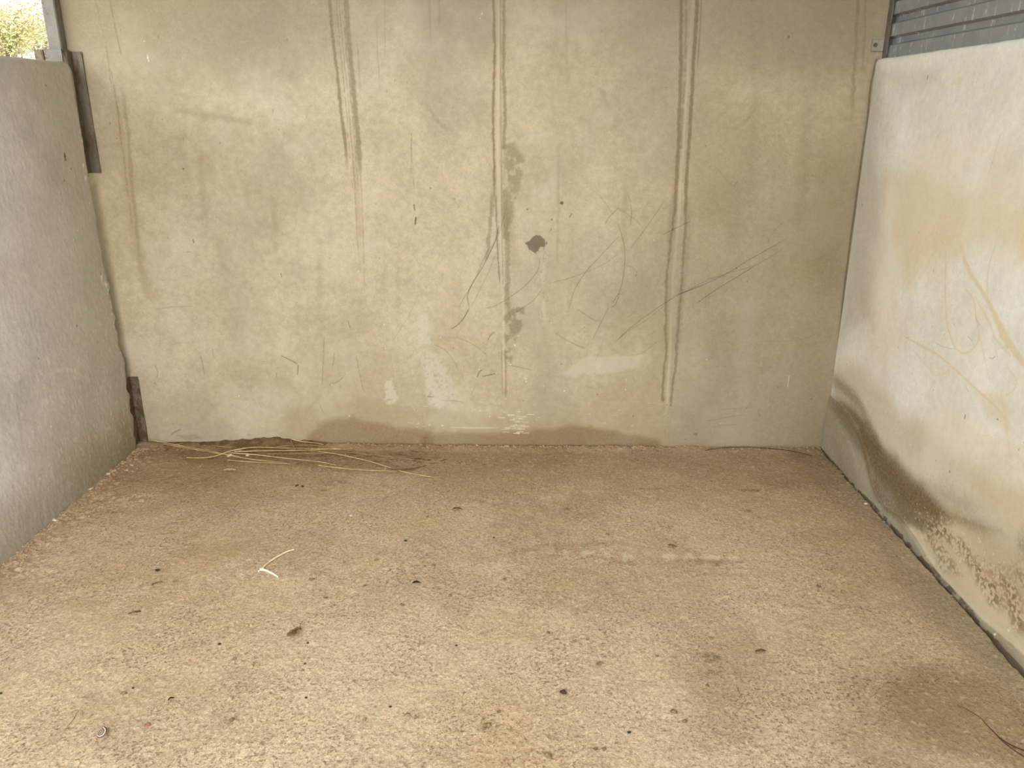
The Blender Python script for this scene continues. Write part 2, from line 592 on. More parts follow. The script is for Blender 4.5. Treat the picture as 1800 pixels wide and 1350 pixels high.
def empty(name, loc):
    o = bpy.data.objects.new(name, None)
    o.location = loc
    o.empty_display_size = 0.1
    SC.collection.objects.link(o)
    return o


# ------------------------------------------------------------------ the planes of the stall
A, B = G(262, 779), G(1447, 787)
Ub = unit(B - A)
Nb = unit(np.array([Ub[1], -Ub[0], 0]))          # towards the camera
La, Lb = G(243, 787), G(0, 998)
Ul = unit(Lb - La)                                # from the back corner towards the front
Nl = unit(np.array([-Ul[1], Ul[0], 0]))
if Nl[0] < 0: Nl = -Nl
Ra, Rb = G(1449, 789), G(1799, 1174)
Ur = unit(Rb - Ra)
Nr = unit(np.array([-Ur[1], Ur[0], 0]))
if Nr[0] > 0: Nr = -Nr


def u_of(S_O, S_U, p):
    return float(np.dot(p - S_O, S_U))


TOP_L = float(hit(125, 110, La, Nl)[2])
TOP_R = float(hit(1540, 104, Ra, Nr)[2])
print('planes', A, B, La, Lb, Ra, Rb, 'tops', TOP_L, TOP_R)

# ================================================================== BACK WALL
uL = float(np.dot(hit(88, 60, A, Nb) - A, Ub))    # left edge of the back wall, behind the steel upright
us = axis([(uL, float(np.dot(B - A, Ub)) + 0.20, 0.0028)])
us = np.concatenate([us, us[-1] + np.arange(1, 9) * 0.2])
vs = axis([(-0.06, 2.02, 0.0028), (2.02, 2.50, 0.006), (2.50, 3.05, 0.05)])
S = Surf(A, Ub, Z, Nb, us, vs)
u, v = S.u, S.v
print('back grid', u.shape)

# panel tone, browner towards the floor; dimming at top and right is painted shade
S.m['grime_shade'] += (sstep(1.9, 3.0, u + (fbm(u, v, 1.4, 4, 6) - 0.5) * 1.2) * 0.50 * sstep(1.8, 1.1, v)).astype(np.float32)
S.m['ochre'] += (sstep(1.5, 0.8, v) * sstep(0.45, 0.62, fbm(u, v, 1.9, 4, 14)) * 0.28).astype(np.float32)
S.m['grime_shade'] += (sstep(1.45, 2.0, v + (fbm(u, v, 1.6, 4, 5) - 0.5) * 0.5) * (0.10 + 0.38 * sstep(1.9, 0.7, u))).astype(np.float32)
S.m['grey'] += (sstep(1.55, 1.98, v + (fbm(u, v, 1.6, 4, 5) - 0.5) * 0.5) * 0.50).astype(np.float32)
S.m['ochre'] += (sstep(0.55, 0.0, v + (fbm(u, v, 1.8, 4, 8) - 0.5) * 0.5) * 0.34).astype(np.float32)
S.m['grey'] += (sstep(0.52, 0.7, fbm(u, v * 0.5, 2.6, 5, 60)) * 0.30).astype(np.float32)
S.m['ochre'] += (sstep(0.55, 0.75, fbm(u * 1.3, v * 0.5, 3.1, 4, 71)) * 0.22).astype(np.float32)
S.m['pale'] += (sstep(0.56, 0.75, fbm(u, v, 4.2, 5, 83)) * 0.22).astype(np.float32)

# long water runs
# run 1 (left, thin twin lines)
S.stroke('grime_shade', [(168, 0), (178, 50), (188, 90), (194, 140), (206, 190), (214, 250), (222, 320), (232, 400)], 4, 0.42, rough=0.5, brk=0.35, wob=4, seed=21)
S.stroke('grime_shade', [(193, 0), (203, 50), (213, 96)], 3.4, 0.55, rough=0.4, seed=22)
S.stroke('grime_shade', [(211, 140), (219, 190), (226, 240), (231, 320), (240, 400), (250, 500)], 9, 0.40, rough=0.5, wob=5, seed=23, fade=0.2)
S.stroke('ochre', [(205, 190), (215, 260), (226, 330), (240, 420), (262, 520)], 26, 0.45, soft=0.9, rough=0.4, seed=24)
S.stroke('grime_shade', [(195, 125), (205, 180), (212, 250)], 3, 0.4, rough=0.4, seed=25, brk=0.3)
# run 2
S.stroke('grime_shade', [(579, 0), (583, 40), (586, 75), (592, 120), (597, 170), (603, 220), (608, 262), (611, 300, .6, 0)], 7.5, 0.79, rough=0.45, wob=3, seed=31)
S.stroke('grime_shade', [(609, 0), (612, 50), (615, 95), (621, 150), (625, 200), (629, 240), (631, 275), (634, 320, .6, 0)], 12, 0.70, rough=0.4, wob=3, seed=32)
for dx, s in ((8, 1), (13, 2), (18, 3)):
    S.stroke('grime_shade', [(583 + dx, 0), (589 + dx, 75), (598 + dx, 160), (606 + dx, 260), (612 + dx, 330)], 2.6, 0.49, rough=0.4, brk=0.35, wob=3, seed=34 + s)
S.stroke('pink', [(600, 0), (604, 80), (610, 180), (616, 290), (624, 380), (632, 460)], 8, 0.5, rough=0.3, fade=0.15, seed=38)
S.stroke('ochre', [(612, 230), (622, 300), (630, 390), (636, 475)], 22, 0.40, soft=0.8, rough=0.4, fade=0.25, seed=39)
S.stroke('grime_shade', [(618, 260), (624, 340), (628, 420), (634, 480)], 3, 0.38, rough=0.5, brk=0.3, fade=0.2, seed=40)
S.stroke('grime_shade', [(632, 270), (636, 350), (639, 430), (641, 520)], 3, 0.36, rough=0.5, brk=0.3, fade=0.2, seed=41)
S.stroke('grime_shade', [(627, 75), (630, 100), (634, 180)], 4, 0.32, rough=0.5, fade=0.3, seed=42)
# run 3
S.stroke('grime_shade', [(867, 0), (869, 60), (869, 110), (867, 200), (868, 260), (869, 320), (869, 370, .6, 0)], 6, 0.79, rough=0.5, wob=2.5, seed=51)
S.stroke('grime_shade', [(886, 0), (886, 60), (885, 120), (888, 190), (885, 260)], 8, 0.64, rough=0.5, wob=3, seed=52)
S.stroke('grime_shade', [(880, 0), (880, 120), (881, 260), (882, 380), (884, 500)], 2.4, 0.58, rough=0.4, brk=0.25, seed=53)
S.stroke('pink', [(876, 0), (876, 120), (875, 260), (878, 350), (881, 430), (884, 520), (886, 600), (886, 690)], 6.5, 0.75, rough=0.3, fade=0.06, seed=54)
S.poly('grime_shade', [(884, 255), (905, 250), (922, 285), (915, 330), (905, 352), (896, 420), (884, 420)], 0.50, soft=10, rough=14, freq=25, seed=55, brk=0.40, bf=34)
S.stroke('grime_shade', [(889, 350), (891, 420), (892, 500), (893, 560)], 13, 0.58, rough=0.6, wob=4, seed=56, fade=0.15)
S.poly('grime_shade', [(887, 545), (922, 540), (918, 575), (900, 612), (898, 640), (886, 640)], 0.62, soft=8, rough=12, freq=30, seed=57, brk=0.40, bf=34)
S.stroke('grime_shade', [(888, 610), (889, 660), (889, 700)], 6, 0.51, rough=0.5, fade=0.15, seed=58)
S.stroke('grime_shade', [(882, 600), (883, 700)], 3, 0.45, rough=0.5, fade=0.2, seed=59)
S.stroke('grime_shade', [(867, 330), (862, 380), (857, 440), (853, 460)], 9, 0.54, rough=0.7, wob=6, seed=60, fade=0.15)
S.stroke('grime_shade', [(871, 340), (874, 420), (878, 500)], 4, 0.77, rough=0.6, wob=3, seed=61, fade=0.1)
S.stroke('ochre', [(893, 360), (900, 420), (905, 480)], 26, 0.5, soft=0.9, rough=0.5, seed=62, fade=0.2)
# run 4
P4 = [(1218, 0), (1211, 104), (1205, 178), (1200, 267), (1195, 340), (1193, 387), (1185, 470), (1180, 553), (1178, 620), (1174, 680), (1172, 730)]
S.stroke('grime_shade', [(1198, 0), (1197, 60), (1197, 120), (1195, 180), (1193, 250), (1189, 320), (1186, 370)], 9, 0.79, rough=0.35, wob=3, seed=71)
S.stroke('grime_shade', [(1206, 0), (1205, 90), (1201, 180), (1197, 260)], 6, 0.45, rough=0.4, brk=0.3, wob=2, seed=72)
S.stroke('grime_shade', [(1226, 0), (1221, 80), (1216, 170), (1211, 250), (1207, 310), (1205, 370)], 8.5, 0.84, rough=0.35, wob=2, seed=73)
S.stroke('grime_shade', [(1233, 0), (1230, 60), (1225, 130)], 3.5, 0.51, rough=0.4, fade=0.15, seed=74)
S.stroke('grime_shade', [(1186, 370), (1178, 430), (1173, 480), (1170, 540), (1171, 620), (1167, 645), (1165, 705)], 6.5, 0.79, rough=0.7, wob=4, seed=75)
S.stroke('grime_shade', [(1205, 370), (1203, 430), (1198, 500), (1193, 560), (1189, 620), (1187, 640), (1181, 690), (1179, 712)], 6.5, 0.70, rough=0.7, wob=4, seed=76)
S.stroke('grey', [(1208, 360), (1206, 430), (1198, 520), (1190, 610)], 18, 0.5, rough=0.5, seed=77)
S.stroke('pink', P4, 8, 0.9, rough=0.35, wob=2, seed=78, fade=0.05)
S.stroke('ochre', [(1190, 180), (1190, 300), (1180, 420), (1176, 560), (1174, 700)], 20, 0.35, rough=0.4, fade=0.15, seed=79)
S.stroke('grey', [(1185, 350), (1178, 420)], 20, 0.5, rough=0.5, seed=80)
# run 5, far right, faint
S.stroke('grime_shade', [(1508, 0), (1506, 60), (1502, 120), (1496, 220)], 9, 0.42, rough=0.5, wob=5, seed=81, fade=0.15)
S.stroke('grime_shade', [(1522, 0), (1520, 60), (1516, 130)], 5, 0.35, rough=0.5, wob=4, seed=82, fade=0.15)
S.stroke('ochre', [(1470, 300), (1455, 480), (1440, 640), (1425, 780)], 110, 0.30, soft=0.9, rough=0.5, seed=83)
S.poly('grime_shade', [(1420, 450), (1480, 430), (1475, 500), (1430, 520)], 0.28, soft=40, rough=30, seed=84)
# faint vertical tonal bands
for x0, x1, y0, y1, w, a in ((660, 668, 20, 160, 3, .3), (755, 757, 0, 90, 6, .3), (772, 773, 0, 60, 4, .35), (676, 677, 0, 120, 3, .3),
                             (723, 722, 230, 330, 1.6, .35), (995, 996, 0, 160, 4, .22), (983, 979, 240, 500, 7, .22), (1100, 1096, 260, 520, 14, .14),
                             (560, 566, 400, 640, 18, .15), (700, 700, 420, 620, 14, .12), (480, 486, 330, 470, 16, .15), (350, 362, 250, 430, 20, .2),
                             (1330, 1322, 80, 420, 24, .16), (1420, 1405, 160, 420, 30, .2)):
    S.stroke('grime_shade', [(x0, y0), ((x0 + x1) / 2, (y0 + y1) / 2), (x1, y1)], w, a, soft=0.9, rough=0.5, fade=0.3, wob=3, seed=int(x0))
# cloudy stains upper left
S.poly('grime_shade', [(240, 210), (340, 195), (480, 215), (600, 235), (560, 330), (480, 420), (370, 430), (300, 360), (230, 330)], 0.22, soft=90, rough=60, freq=6, seed=91)
S.stroke('grime_shade', [(300, 190), (360, 203), (420, 212), (480, 222)], 16, 0.28, soft=0.9, rough=0.5, fade=0.3, seed=92)
S.blob('ochre', 363, 290, 45, 80, 0.45, soft=0.8, seed=93)
S.blob('grime_shade', 440, 330, 90, 60, 0.18, soft=0.9, seed=94)
S.poly('grey', [(720, 0), (860, 0), (860, 60), (850, 220), (780, 240), (730, 170)], 0.35, soft=60, rough=60, freq=7, seed=95)
S.stroke('grime_shade', [(745, 175), (760, 200), (778, 222), (800, 228)], 10, 0.30, soft=0.9, rough=0.6, fade=0.3, seed=96)
S.stroke('grime_shade', [(1035, 145), (1060, 165), (1072, 200)], 12, 0.22, soft=0.9, rough=0.6, fade=0.3, seed=97)
S.stroke('grime_shade', [(1250, 215), (1290, 225), (1322, 200), (1330, 170)], 9, 0.20, soft=0.9, rough=0.6, fade=0.3, seed=98)
S.poly('grime_shade', [(1240, 0), (1530, 0), (1530, 120), (1400, 160), (1260, 110)], 0.22, soft=100, rough=60, freq=6, seed=99)
S.poly('grime_shade', [(70, 0), (190, 0), (215, 220), (200, 330), (170, 330)], 0.18, soft=50, rough=40, freq=7, seed=100)

# the pale vertical smears near the floor
S.poly('pale', [(733, 552), (752, 550), (757, 605), (735, 610)], 0.50, soft=7, rough=8, freq=40, seed=111, brk=0.30, bf=70)
S.poly('pale', [(742, 622), (776, 620), (784, 650), (790, 680), (782, 716), (756, 716), (748, 680)], 0.55, soft=14, rough=14, freq=30, seed=112, brk=0.38, bf=90)
S.poly('pale', [(676, 668), (688, 664), (700, 702), (690, 712), (678, 710)], 0.60, soft=5, rough=6, freq=50, seed=113, brk=0.35, bf=80)
S.poly('pale', [(793, 650), (800, 700), (792, 702), (786, 660)], 0.4, soft=5, rough=6, freq=50, seed=114, brk=0.35)
S.poly('pale', [(1296, 540), (1328, 535), (1328, 600), (1322, 690), (1318, 715), (1300, 715), (1293, 620)], 0.34, soft=24, rough=16, freq=20, seed=115)
S.poly('pale', [(985, 655), (1040, 625), (1125, 625), (1120, 645), (1060, 655), (1010, 663)], 0.42, soft=12, rough=16, freq=18, seed=116)
S.blob('pale', 955, 480, 14, 60, 0.30, soft=0.7, seed=117, brk=0.3)
S.blob('pale', 955, 540, 12, 45, 0.35, soft=0.7, seed=118, brk=0.3)

# damp brown foot of the wall
S.poly('damp', [(560, 745), (580, 736), (620, 733), (660, 742), (700, 752), (760, 757), (760, 800), (520, 800), (540, 765)], 0.58, soft=24, rough=16, freq=12, seed=121)
S.poly('ochre', [(510, 720), (620, 706), (760, 718), (900, 735), (1000, 745), (1170, 748), (1200, 770), (1200, 800), (480, 800)], 0.50, soft=30, rough=22, freq=10, seed=122)
S.poly('damp', [(740, 765), (800, 758), (860, 762), (920, 758), (1020, 748), (1060, 756), (1110, 764), (1160, 772), (1160, 800), (740, 800)], 0.58, soft=20, rough=14, freq=14, seed=123)
S.stroke('damp', [(262, 781), (400, 779), (520, 782), (700, 783), (900, 785), (1100, 786), (1240, 790)], 9, 0.55, soft=0.8, rough=0.7, seed=124)
S.stroke('damp', [(1180, 787), (1300, 790), (1447, 790)], 6, 0.35, soft=0.8, rough=0.7, seed=125)
S.poly('grime_shade', [(310, 765), (345, 762), (352, 770), (330, 775)], 0.35, soft=5, rough=6, seed=126)
S.blob('grey', 437, 764, 14, 8, 0.7, soft=0.5, rough=0.5, freq=50, seed=127)
S.blob('grey', 350, 770, 24, 8, 0.6, soft=0.5, rough=0.5, freq=50, seed=128)

# rubbed white marks and paint chips
r = random.Random(5)
for k in range(34):
    x = r.gauss(908, 16); y = r.uniform(724, 762)
    S.stroke('chip', [(x - r.uniform(2, 9), y), (x + r.uniform(1, 6), y + r.uniform(-1, 1))], r.uniform(1.3, 2.6), r.uniform(0.3, 0.75), rough=0.3)
S.stroke('chip', [(790, 751), (830, 752), (880, 752)], 2.0, 0.45, fade=0.2, brk=0.3)
for x, y, w in ((755, 747, 3), (778, 748, 3.5), (735, 745, 2.2), (741, 740, 2), (728, 720, 2.4), (844, 722, 3), (861, 732, 2.6), (905, 607, 4), (911, 590, 2),
                (774, 593, 2.5), (822, 628, 2), (842, 650, 2), (897, 641, 3.5), (889, 701, 2.8), (924, 666, 3), (925, 671, 3.2), (956, 679, 2.5), (992, 687, 3.4),
                (947, 734, 2), (943, 738, 1.8), (675, 571, 3.6), (678, 613, 2.4), (614, 731, 3), (583, 676, 2.4), (610, 655, 2), (630, 477, 2.6), (493, 485, 2.4),
                (333, 613, 2.4), (259, 102, 3), (253, 72, 2.4), (1150, 407, 1.8), (1149, 422, 2), (1021, 471, 1.8), (1027, 493, 1.8), (1063, 473, 1.8), (847, 24, 2.6),
                (844, 32, 2.2), (1101, 668, 2.4), (1100, 685, 2.4), (1242, 632, 2.4), (1267, 744, 2.2), (1063, 744, 2), (420, 696, 3), (1386, 668, 1.2)):
    S.blob('chip', x, y, w * 1.5, w * 0.95, 0.8, soft=0.5, rough=0.35, freq=120, rot=r.uniform(-1, 1), seed=int(x))
S.stroke('chip', [(1387, 660), (1385, 680)], 1.8, 0.6)
S.stroke('chip', [(259, 97), (261, 108)], 2.5, 0.7)
for k in range(30):
    x, y = r.uniform(700, 1330), r.uniform(700, 760)
    S.stroke('chip', [(x, y), (x + r.uniform(2, 9), y + r.uniform(-.6, .6))], 1.4, r.uniform(0.15, 0.4), rough=0.3)

# scratches, one photo polyline each
SCR = [
    ([(892, 350), (885, 385), (873, 420), (855, 445), (835, 490), (815, 525), (805, 543)], .5), ([(878, 395), (870, 425), (848, 470), (830, 500), (822, 520), (825, 541)], .75),
    ([(825, 541), (815, 560), (803, 573), (793, 578)], .95), ([(872, 445), (860, 475), (843, 510), (828, 540)], .4), ([(949, 450), (945, 475), (925, 500), (900, 520), (870, 538), (850, 542)], .6),
    ([(953, 508), (935, 530), (905, 550), (892, 562)], .55), ([(870, 583), (862, 590), (858, 598)], .8), ([(965, 498), (1010, 486), (1060, 465), (1088, 445)], .4),
    ([(1088, 415), (1060, 445), (1030, 478), (1010, 510), (1000, 545)], .6), ([(1085, 390), (1097, 430), (1098, 470), (1090, 510), (1075, 535)], .7),
    ([(1087, 365), (1070, 383), (1063, 395)], .7), ([(1104, 340), (1110, 370), (1108, 398)], .5), ([(1170, 350), (1150, 380), (1125, 415), (1105, 440)], .5),
    ([(1100, 466), (1115, 472), (1121, 483)], .5), ([(1090, 512), (1082, 535), (1073, 540)], .7), ([(1072, 537), (1060, 560), (1050, 580), (1040, 600)], .5),
    ([(1216, 388), (1190, 400), (1165, 413)], .6), ([(1385, 418), (1320, 455), (1270, 485), (1225, 505), (1178, 522)], .65), ([(1380, 435), (1330, 465), (1280, 480), (1240, 495), (1190, 520)], .45),
    ([(1330, 465), (1290, 490), (1250, 515), (1223, 535)], .7), ([(1240, 500), (1190, 520), (1150, 545), (1110, 575), (1083, 600)], .7), ([(1180, 525), (1140, 560), (1100, 585), (1080, 603)], .4),
    ([(1350, 425), (1362, 405), (1380, 388)], .3), ([(1240, 490), (1280, 485), (1300, 490)], .35), ([(1015, 543), (1032, 555), (1050, 566)], .6), ([(975, 585), (1000, 600), (1030, 614)], .6),
    ([(800, 592), (825, 602), (845, 615), (856, 625)], .5), ([(762, 605), (785, 618), (800, 640), (806, 653)], .5), ([(848, 650), (842, 655), (839, 664)], .95),
    ([(848, 662), (858, 660), (871, 657)], .9), ([(893, 642), (915, 646), (936, 651)], .7), ([(837, 675), (828, 695)], .3), ([(750, 697), (763, 698)], .8), ([(775, 704), (800, 705), (815, 708)], .5),
    ([(570, 590), (568, 640), (566, 680)], .55), ([(588, 618), (585, 645)], .6), ([(625, 622), (633, 660), (640, 690)], .5), ([(493, 625), (510, 633), (523, 640)], .8), ([(524, 641), (523, 660)], .8),
    ([(611, 563), (616, 577)], .8), ([(578, 677), (595, 670), (605, 660)], .55), ([(486, 655), (486, 664)], .6), ([(373, 612), (376, 630)], .5), ([(353, 625), (358, 650), (360, 658)], .6),
    ([(272, 640), (277, 655), (275, 665)], .6), ([(271, 672), (275, 676)], .8), ([(339, 420), (341, 428)], .9), ([(328, 443), (336, 443)], .6), ([(300, 765), (310, 758), (318, 755)], .8),
    ([(493, 480), (495, 487)], .9), ([(270, 545), (300, 540), (340, 538)], .35), ([(1256, 290), (1290, 328), (1312, 307)], .25), ([(1075, 335), (1066, 350)], .2), ([(1290, 328), (1297, 318)], .5),
    ([(1001, 383), (1006, 375)], 1.0), ([(1395, 635), (1390, 650)], .35), ([(1155, 600), (1130, 620), (1105, 625)], .35), ([(1100, 560), (1120, 545)], .3), ([(1060, 600), (1045, 640)], .25),
    ([(1240, 740), (1270, 735), (1310, 728)], .35), ([(1260, 720), (1330, 716)], .35), ([(1250, 750), (1300, 745)], .25), ([(1310, 720), (1320, 708)], .4), ([(1330, 600), (1400, 598), (1440, 585)], .25),
    ([(1050, 340), (1070, 365), (1080, 380)], .3), ([(1085, 365), (1115, 385), (1130, 400)], .35), ([(740, 510), (715, 560), (690, 600)], .2), ([(900, 500), (880, 520)], .3),
]
for k, (p, a) in enumerate(SCR):
    S.stroke('scratch_shade', p, 1.7 if a < 0.75 else 2.1, a * 0.85, soft=0.7, rough=0.25, seed=200 + k, fade=0.10, wob=1.2)
rs = random.Random(77)
for k in range(60):   # short fine scuffs everywhere in the lower half
    x, y = rs.uniform(270, 1430), rs.uniform(380, 760)
    L, an = rs.uniform(5, 28), rs.uniform(-1.6, 1.6)
    S.stroke('scratch_shade', [(x, y), (x + L * 0.5 * math.cos(an) + rs.uniform(-2, 2), y + L * 0.5 * math.sin(an)), (x + L * math.cos(an), y + L * math.sin(an))], 1.3, rs.uniform(0.15, 0.4), soft=0.8, fade=0.3)
for k in range(80):
    x, y = rs.uniform(120, 1500), rs.uniform(5, 760)
    S.blob('scratch_shade', x, y, rs.uniform(1.5, 4), rs.uniform(1.5, 5), rs.uniform(0.2, 0.6), soft=0.6, rough=0.4, freq=150, seed=k)
# drip runs and dark chips
S.stroke('scratch_shade', [(723, 235), (724, 275), (727, 320), (729, 345)], 1.6, 0.45, rough=0.4, brk=0.45)
S.stroke('scratch_shade', [(728, 360), (729, 370)], 3, 0.75, rough=0.3)
S.stroke('scratch_shade', [(731, 383), (730, 394)], 3.5, 0.85, rough=0.4)
for x, y, rx, ry, a in ((988, 357, 9, 8, .85), (927, 368, 4, 4, .5), (970, 386, 4, 5, .6), (969, 403, 4, 6, .5), (961, 428, 4, 7, .7), (956, 437, 3, 9, .6), (757, 331, 5, 5, .6),
                        (798, 350, 7, 7, .35), (927, 368, 4, 4, .5), (322, 297, 5, 5, .7), (287, 259, 3, 3, .5), (285, 210, 3, 4, .6), (205, 243, 3, 3, .8), (193, 217, 3, 6, .7), (480, 195, 3, 9, .5),
                        (322, 245, 3, 7, .6), (387, 252, 3, 5, .6), (278, 65, 4, 9, .3), (1386, 65, 4, 8, .6), (1223, 763, 11, 8, .5), (1205, 772, 5, 4, .4), (1368, 680, 6, 5, .3), (1427, 701, 5, 4, .4),
                        (987, 640, 5, 4, .6), (966, 565, 3, 4, .6), (1050, 693, 5, 5, .5), (815, 645, 3, 5, .5), (797, 612, 4, 4, .5), (1113, 732, 3, 6, .6), (1118, 484, 3, 3, .6), (694, 141, 3, 8, .4),
                        (680, 160, 3, 6, .5), (716, 145, 3, 6, .4), (1058, 55, 4, 4, .4), (1171, 154, 4, 4, .4), (956, 455, 3, 6, .4), (952, 478, 3, 5, .5), (1295, 472, 3, 3, .6), (1314, 494, 3, 4, .6)):
    S.blob('scratch_shade', x, y, rx, ry, a, soft=0.4, rough=0.3, freq=90, seed=int(x + y))
for k in range(26):
    x = 955 + rs.gauss(0, 3); y = rs.uniform(440, 560)
    S.blob('scratch_shade', x, y, 2.5, 4, 0.35, soft=0.6, seed=k)
# broken-out patch of mud
S.poly('scratch_shade', [(922, 427), (931, 424), (937, 416), (943, 413), (950, 415), (958, 421), (959, 430), (957, 434), (949, 434), (947, 440), (942, 446), (936, 442), (929, 437), (927, 431)],
       0.72, soft=1.6, rough=3, freq=60, seed=301)
S.blob('pale', 944, 420, 5, 5, 0.7, soft=0.5)
S.blob('ochre', 943, 430, 24, 26, 0.35, soft=0.8, rough=0.5, freq=60)
S.h -= 0.003 * S.m['scratch_shade'] * (S.m['scratch_shade'] > 0.6)
# seam shade painted on the back wall beside the two panel ends
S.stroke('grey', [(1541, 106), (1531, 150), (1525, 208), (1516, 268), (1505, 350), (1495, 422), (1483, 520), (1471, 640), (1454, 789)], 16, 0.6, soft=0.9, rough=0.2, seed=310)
S.stroke('scratch_shade', [(1541, 106), (1531, 150), (1525, 208), (1516, 268), (1505, 350), (1495, 422), (1483, 520), (1471, 640), (1454, 789)], 5, 0.7, soft=0.8, rough=0.3, seed=311)
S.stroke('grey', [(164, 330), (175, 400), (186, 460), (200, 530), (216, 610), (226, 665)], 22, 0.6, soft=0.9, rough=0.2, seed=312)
# the upper left corner of the wall is weathered pale
S.h += (fbm(u, v, 3, 3, 15) - 0.5) * 0.004 + (fbm(u, v, 40, 3, 16) - 0.5) * 0.0010
S.m['grey'] = np.clip(S.m['grey'], 0, 1); S.m['ochre'] = np.clip(S.m['ochre'], 0, 1)
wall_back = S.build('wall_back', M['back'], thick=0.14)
tag(wall_back, 'tall stained concrete wall across the back of the stall', 'wall', kind='structure')

# ================================================================== LEFT WALL
LEN = 4.6
us = np.concatenate([axis([(0, 1.35, 0.0035)]), 1.35 + axis([(0.05, LEN - 1.35, 0.06)])])
vs = axis([(-0.06, TOP_L, 0.0035)])
S = Surf(La, Ul, Z, Nl, us, vs)
u, v = S.u, S.v
S.m['grey'] += (sstep(0.5, 0.75, fbm(u, v, 3, 5, 4)) * 0.2).astype(np.float32)
S.m['ochre'] += (sstep(0.45, 0.0, v + (fbm(u, v, 3, 3, 9) - 0.5) * 0.3) * 0.55).astype(np.float32)
S.m['ochre'] += (sstep(0.9, 0.0, u + (fbm(u, v, 2, 3, 19) - 0.5) * 0.4) * 0.62).astype(np.float32)  # deepens toward the back corner, painted in place of light falloff
S.m['damp'] += (sstep(0.30, 0.0, v + (fbm(u, v, 3, 3, 10) - 0.5) * 0.15) * 0.36).astype(np.float32)
S.m['pale'] += (sstep(0.62, 0.72, fbm(u * 1.4, v * 0.6, 60, 3, 12)) * 0.30 * sstep(1.1, 0.5, v)).astype(np.float32)
S.poly('grey', [(215, 640), (245, 660), (245, 785), (238, 770), (226, 700)], 0.6, soft=12)
S.stroke('grey', [(126, 115), (135, 170), (150, 240), (160, 300)], 10, 0.6, rough=0.3)
for x, y, w in ((180, 487, 7), (186, 500, 9), (191, 515, 4), (194, 530, 4), (196, 540, 4), (197, 552, 5), (201, 568, 4), (203, 573, 4), (160, 357, 4), (137, 405, 3), (129, 421, 3), (150, 290, 7), (153, 312, 8),
                (145, 232, 9), (147, 248, 7), (178, 437, 3), (90, 750, 5), (70, 842, 5), (165, 748, 4), (105, 800, 3)):
    S.blob('chip', x, y, w * 1.4, w * 1.5, 0.5, soft=0.6, rough=0.4, freq=90, seed=int(x + y))
S.stroke('chip', [(182, 480), (180, 492), (186, 505), (192, 512)], 3, 0.5, rough=0.4)
S.stroke('pale', [(75, 665), (105, 650), (130, 652), (160, 672)], 12, 0.35, soft=0.9, rough=0.3, fade=0.3)
for x, y, rx, ry, a in ((115, 275, 8, 10, .7), (126, 296, 7, 5, .6), (113, 317, 7, 5, .6), (135, 573, 8, 4, .6), (68, 630, 6, 4, .5), (184, 594, 5, 3, .5), (81, 150, 6, 5, .45), (70, 467, 5, 8, .25)):
    S.blob('scratch_shade', x, y, rx, ry, a, soft=0.4, rough=0.3, freq=90, seed=int(x + y))
S.stroke('scratch_shade', [(114, 270), (116, 281)], 6, 0.8)
S.h += (fbm(u, v, 2.2, 3, 15) - 0.5) * 0.006 + (fbm(u * 1.3, v * 0.8, 55, 3, 16) - 0.5) * 0.0016

le = [S.uv(x, y) for x, y in ((130, 112), (137, 160), (147, 230), (156, 290), (163, 330), (175, 400), (184, 460), (193, 492), (197, 510), (200, 530), (205, 560), (212, 592), (213, 610), (222, 635), (225, 660), (232, 700), (243, 787))]
le = sorted([(b, a) for a, b in le])
le_v, le_u = np.array([p[0] for p in le]), np.array([p[1] for p in le])
print('left edge u', le_u)


def warp_left(u, v, h):
    e = np.interp(v, le_v, le_u) + (fbm(v, v * 0 + 3, 26, 3, 44) - 0.5) * 0.030 * (0.25 + sstep(1.3, 0.9, v))
    e = np.clip(e, -0.05, 0.09)
    u2 = u + e * np.clip(1 - u / 0.25, 0, 1)
    top = TOP_L + np.interp(u2, [0, 0.5, 1.2, 4.2], [0, 0.002, 0.0, 0.0])
    v2 = v * 1.0
    dt, de = top - v2, u2 - e
    rr = 0.03
    for dd in (dt, de):
        k = np.clip(rr - dd, 0, rr)
        h = h - (rr - np.sqrt(rr * rr - k * k)) * 0.8
    # rounded far top corner
    v2 = v2 - np.where((u < 0.05), (0.05 - np.sqrt(np.maximum(0.0025 - (0.05 - u) ** 2, 0))) * sstep(TOP_L - 0.3, TOP_L, v) * 0.5, 0)
    return u2, v2, h


wall_left = S.build('wall_left', M['left'], thick=0.12, warp=warp_left)
tag(wall_left, 'chest-high grey concrete wall panel on the left side', 'wall', kind='structure')

# ================================================================== RIGHT WALL
us = np.concatenate([axis([(0, 1.55, 0.0028)]), 1.55 + axis([(0.05, LEN - 1.55, 0.06)])])
vs = axis([(-0.06, TOP_R, 0.0028)])
S = Surf(Ra, Ur, Z, Nr, us, vs)
u, v = S.u, S.v
print('right grid', u.shape)
S.m['ochre'] += (sstep(0.50, 0.72, fbm(u, v, 2.2, 5, 7)) * 0.25).astype(np.float32)
S.m['pale'] += (sstep(0.5, 0.75, fbm(u, v * 0.7, 3.1, 5, 77)) * 0.35).astype(np.float32)
# tan band in mid height
S.poly('ochre', [(1550, 315), (1600, 290), (1660, 322), (1720, 335), (1760, 350), (1800, 372), (1850, 400), (1850, 500), (1800, 455), (1770, 440), (1740, 420), (1720, 440), (1660, 440), (1620, 470), (1590, 500), (1560, 420)],
       0.62, soft=60, rough=50, freq=12, seed=401)
S.poly('ochre', [(1660, 480), (1600, 500), (1590, 400), (1680, 390)], 0.30, soft=40, rough=30, seed=402)
S.poly('ochre', [(1785, 380), (1850, 380), (1850, 500), (1790, 455)], 0.5, soft=14, rough=10, seed=403)
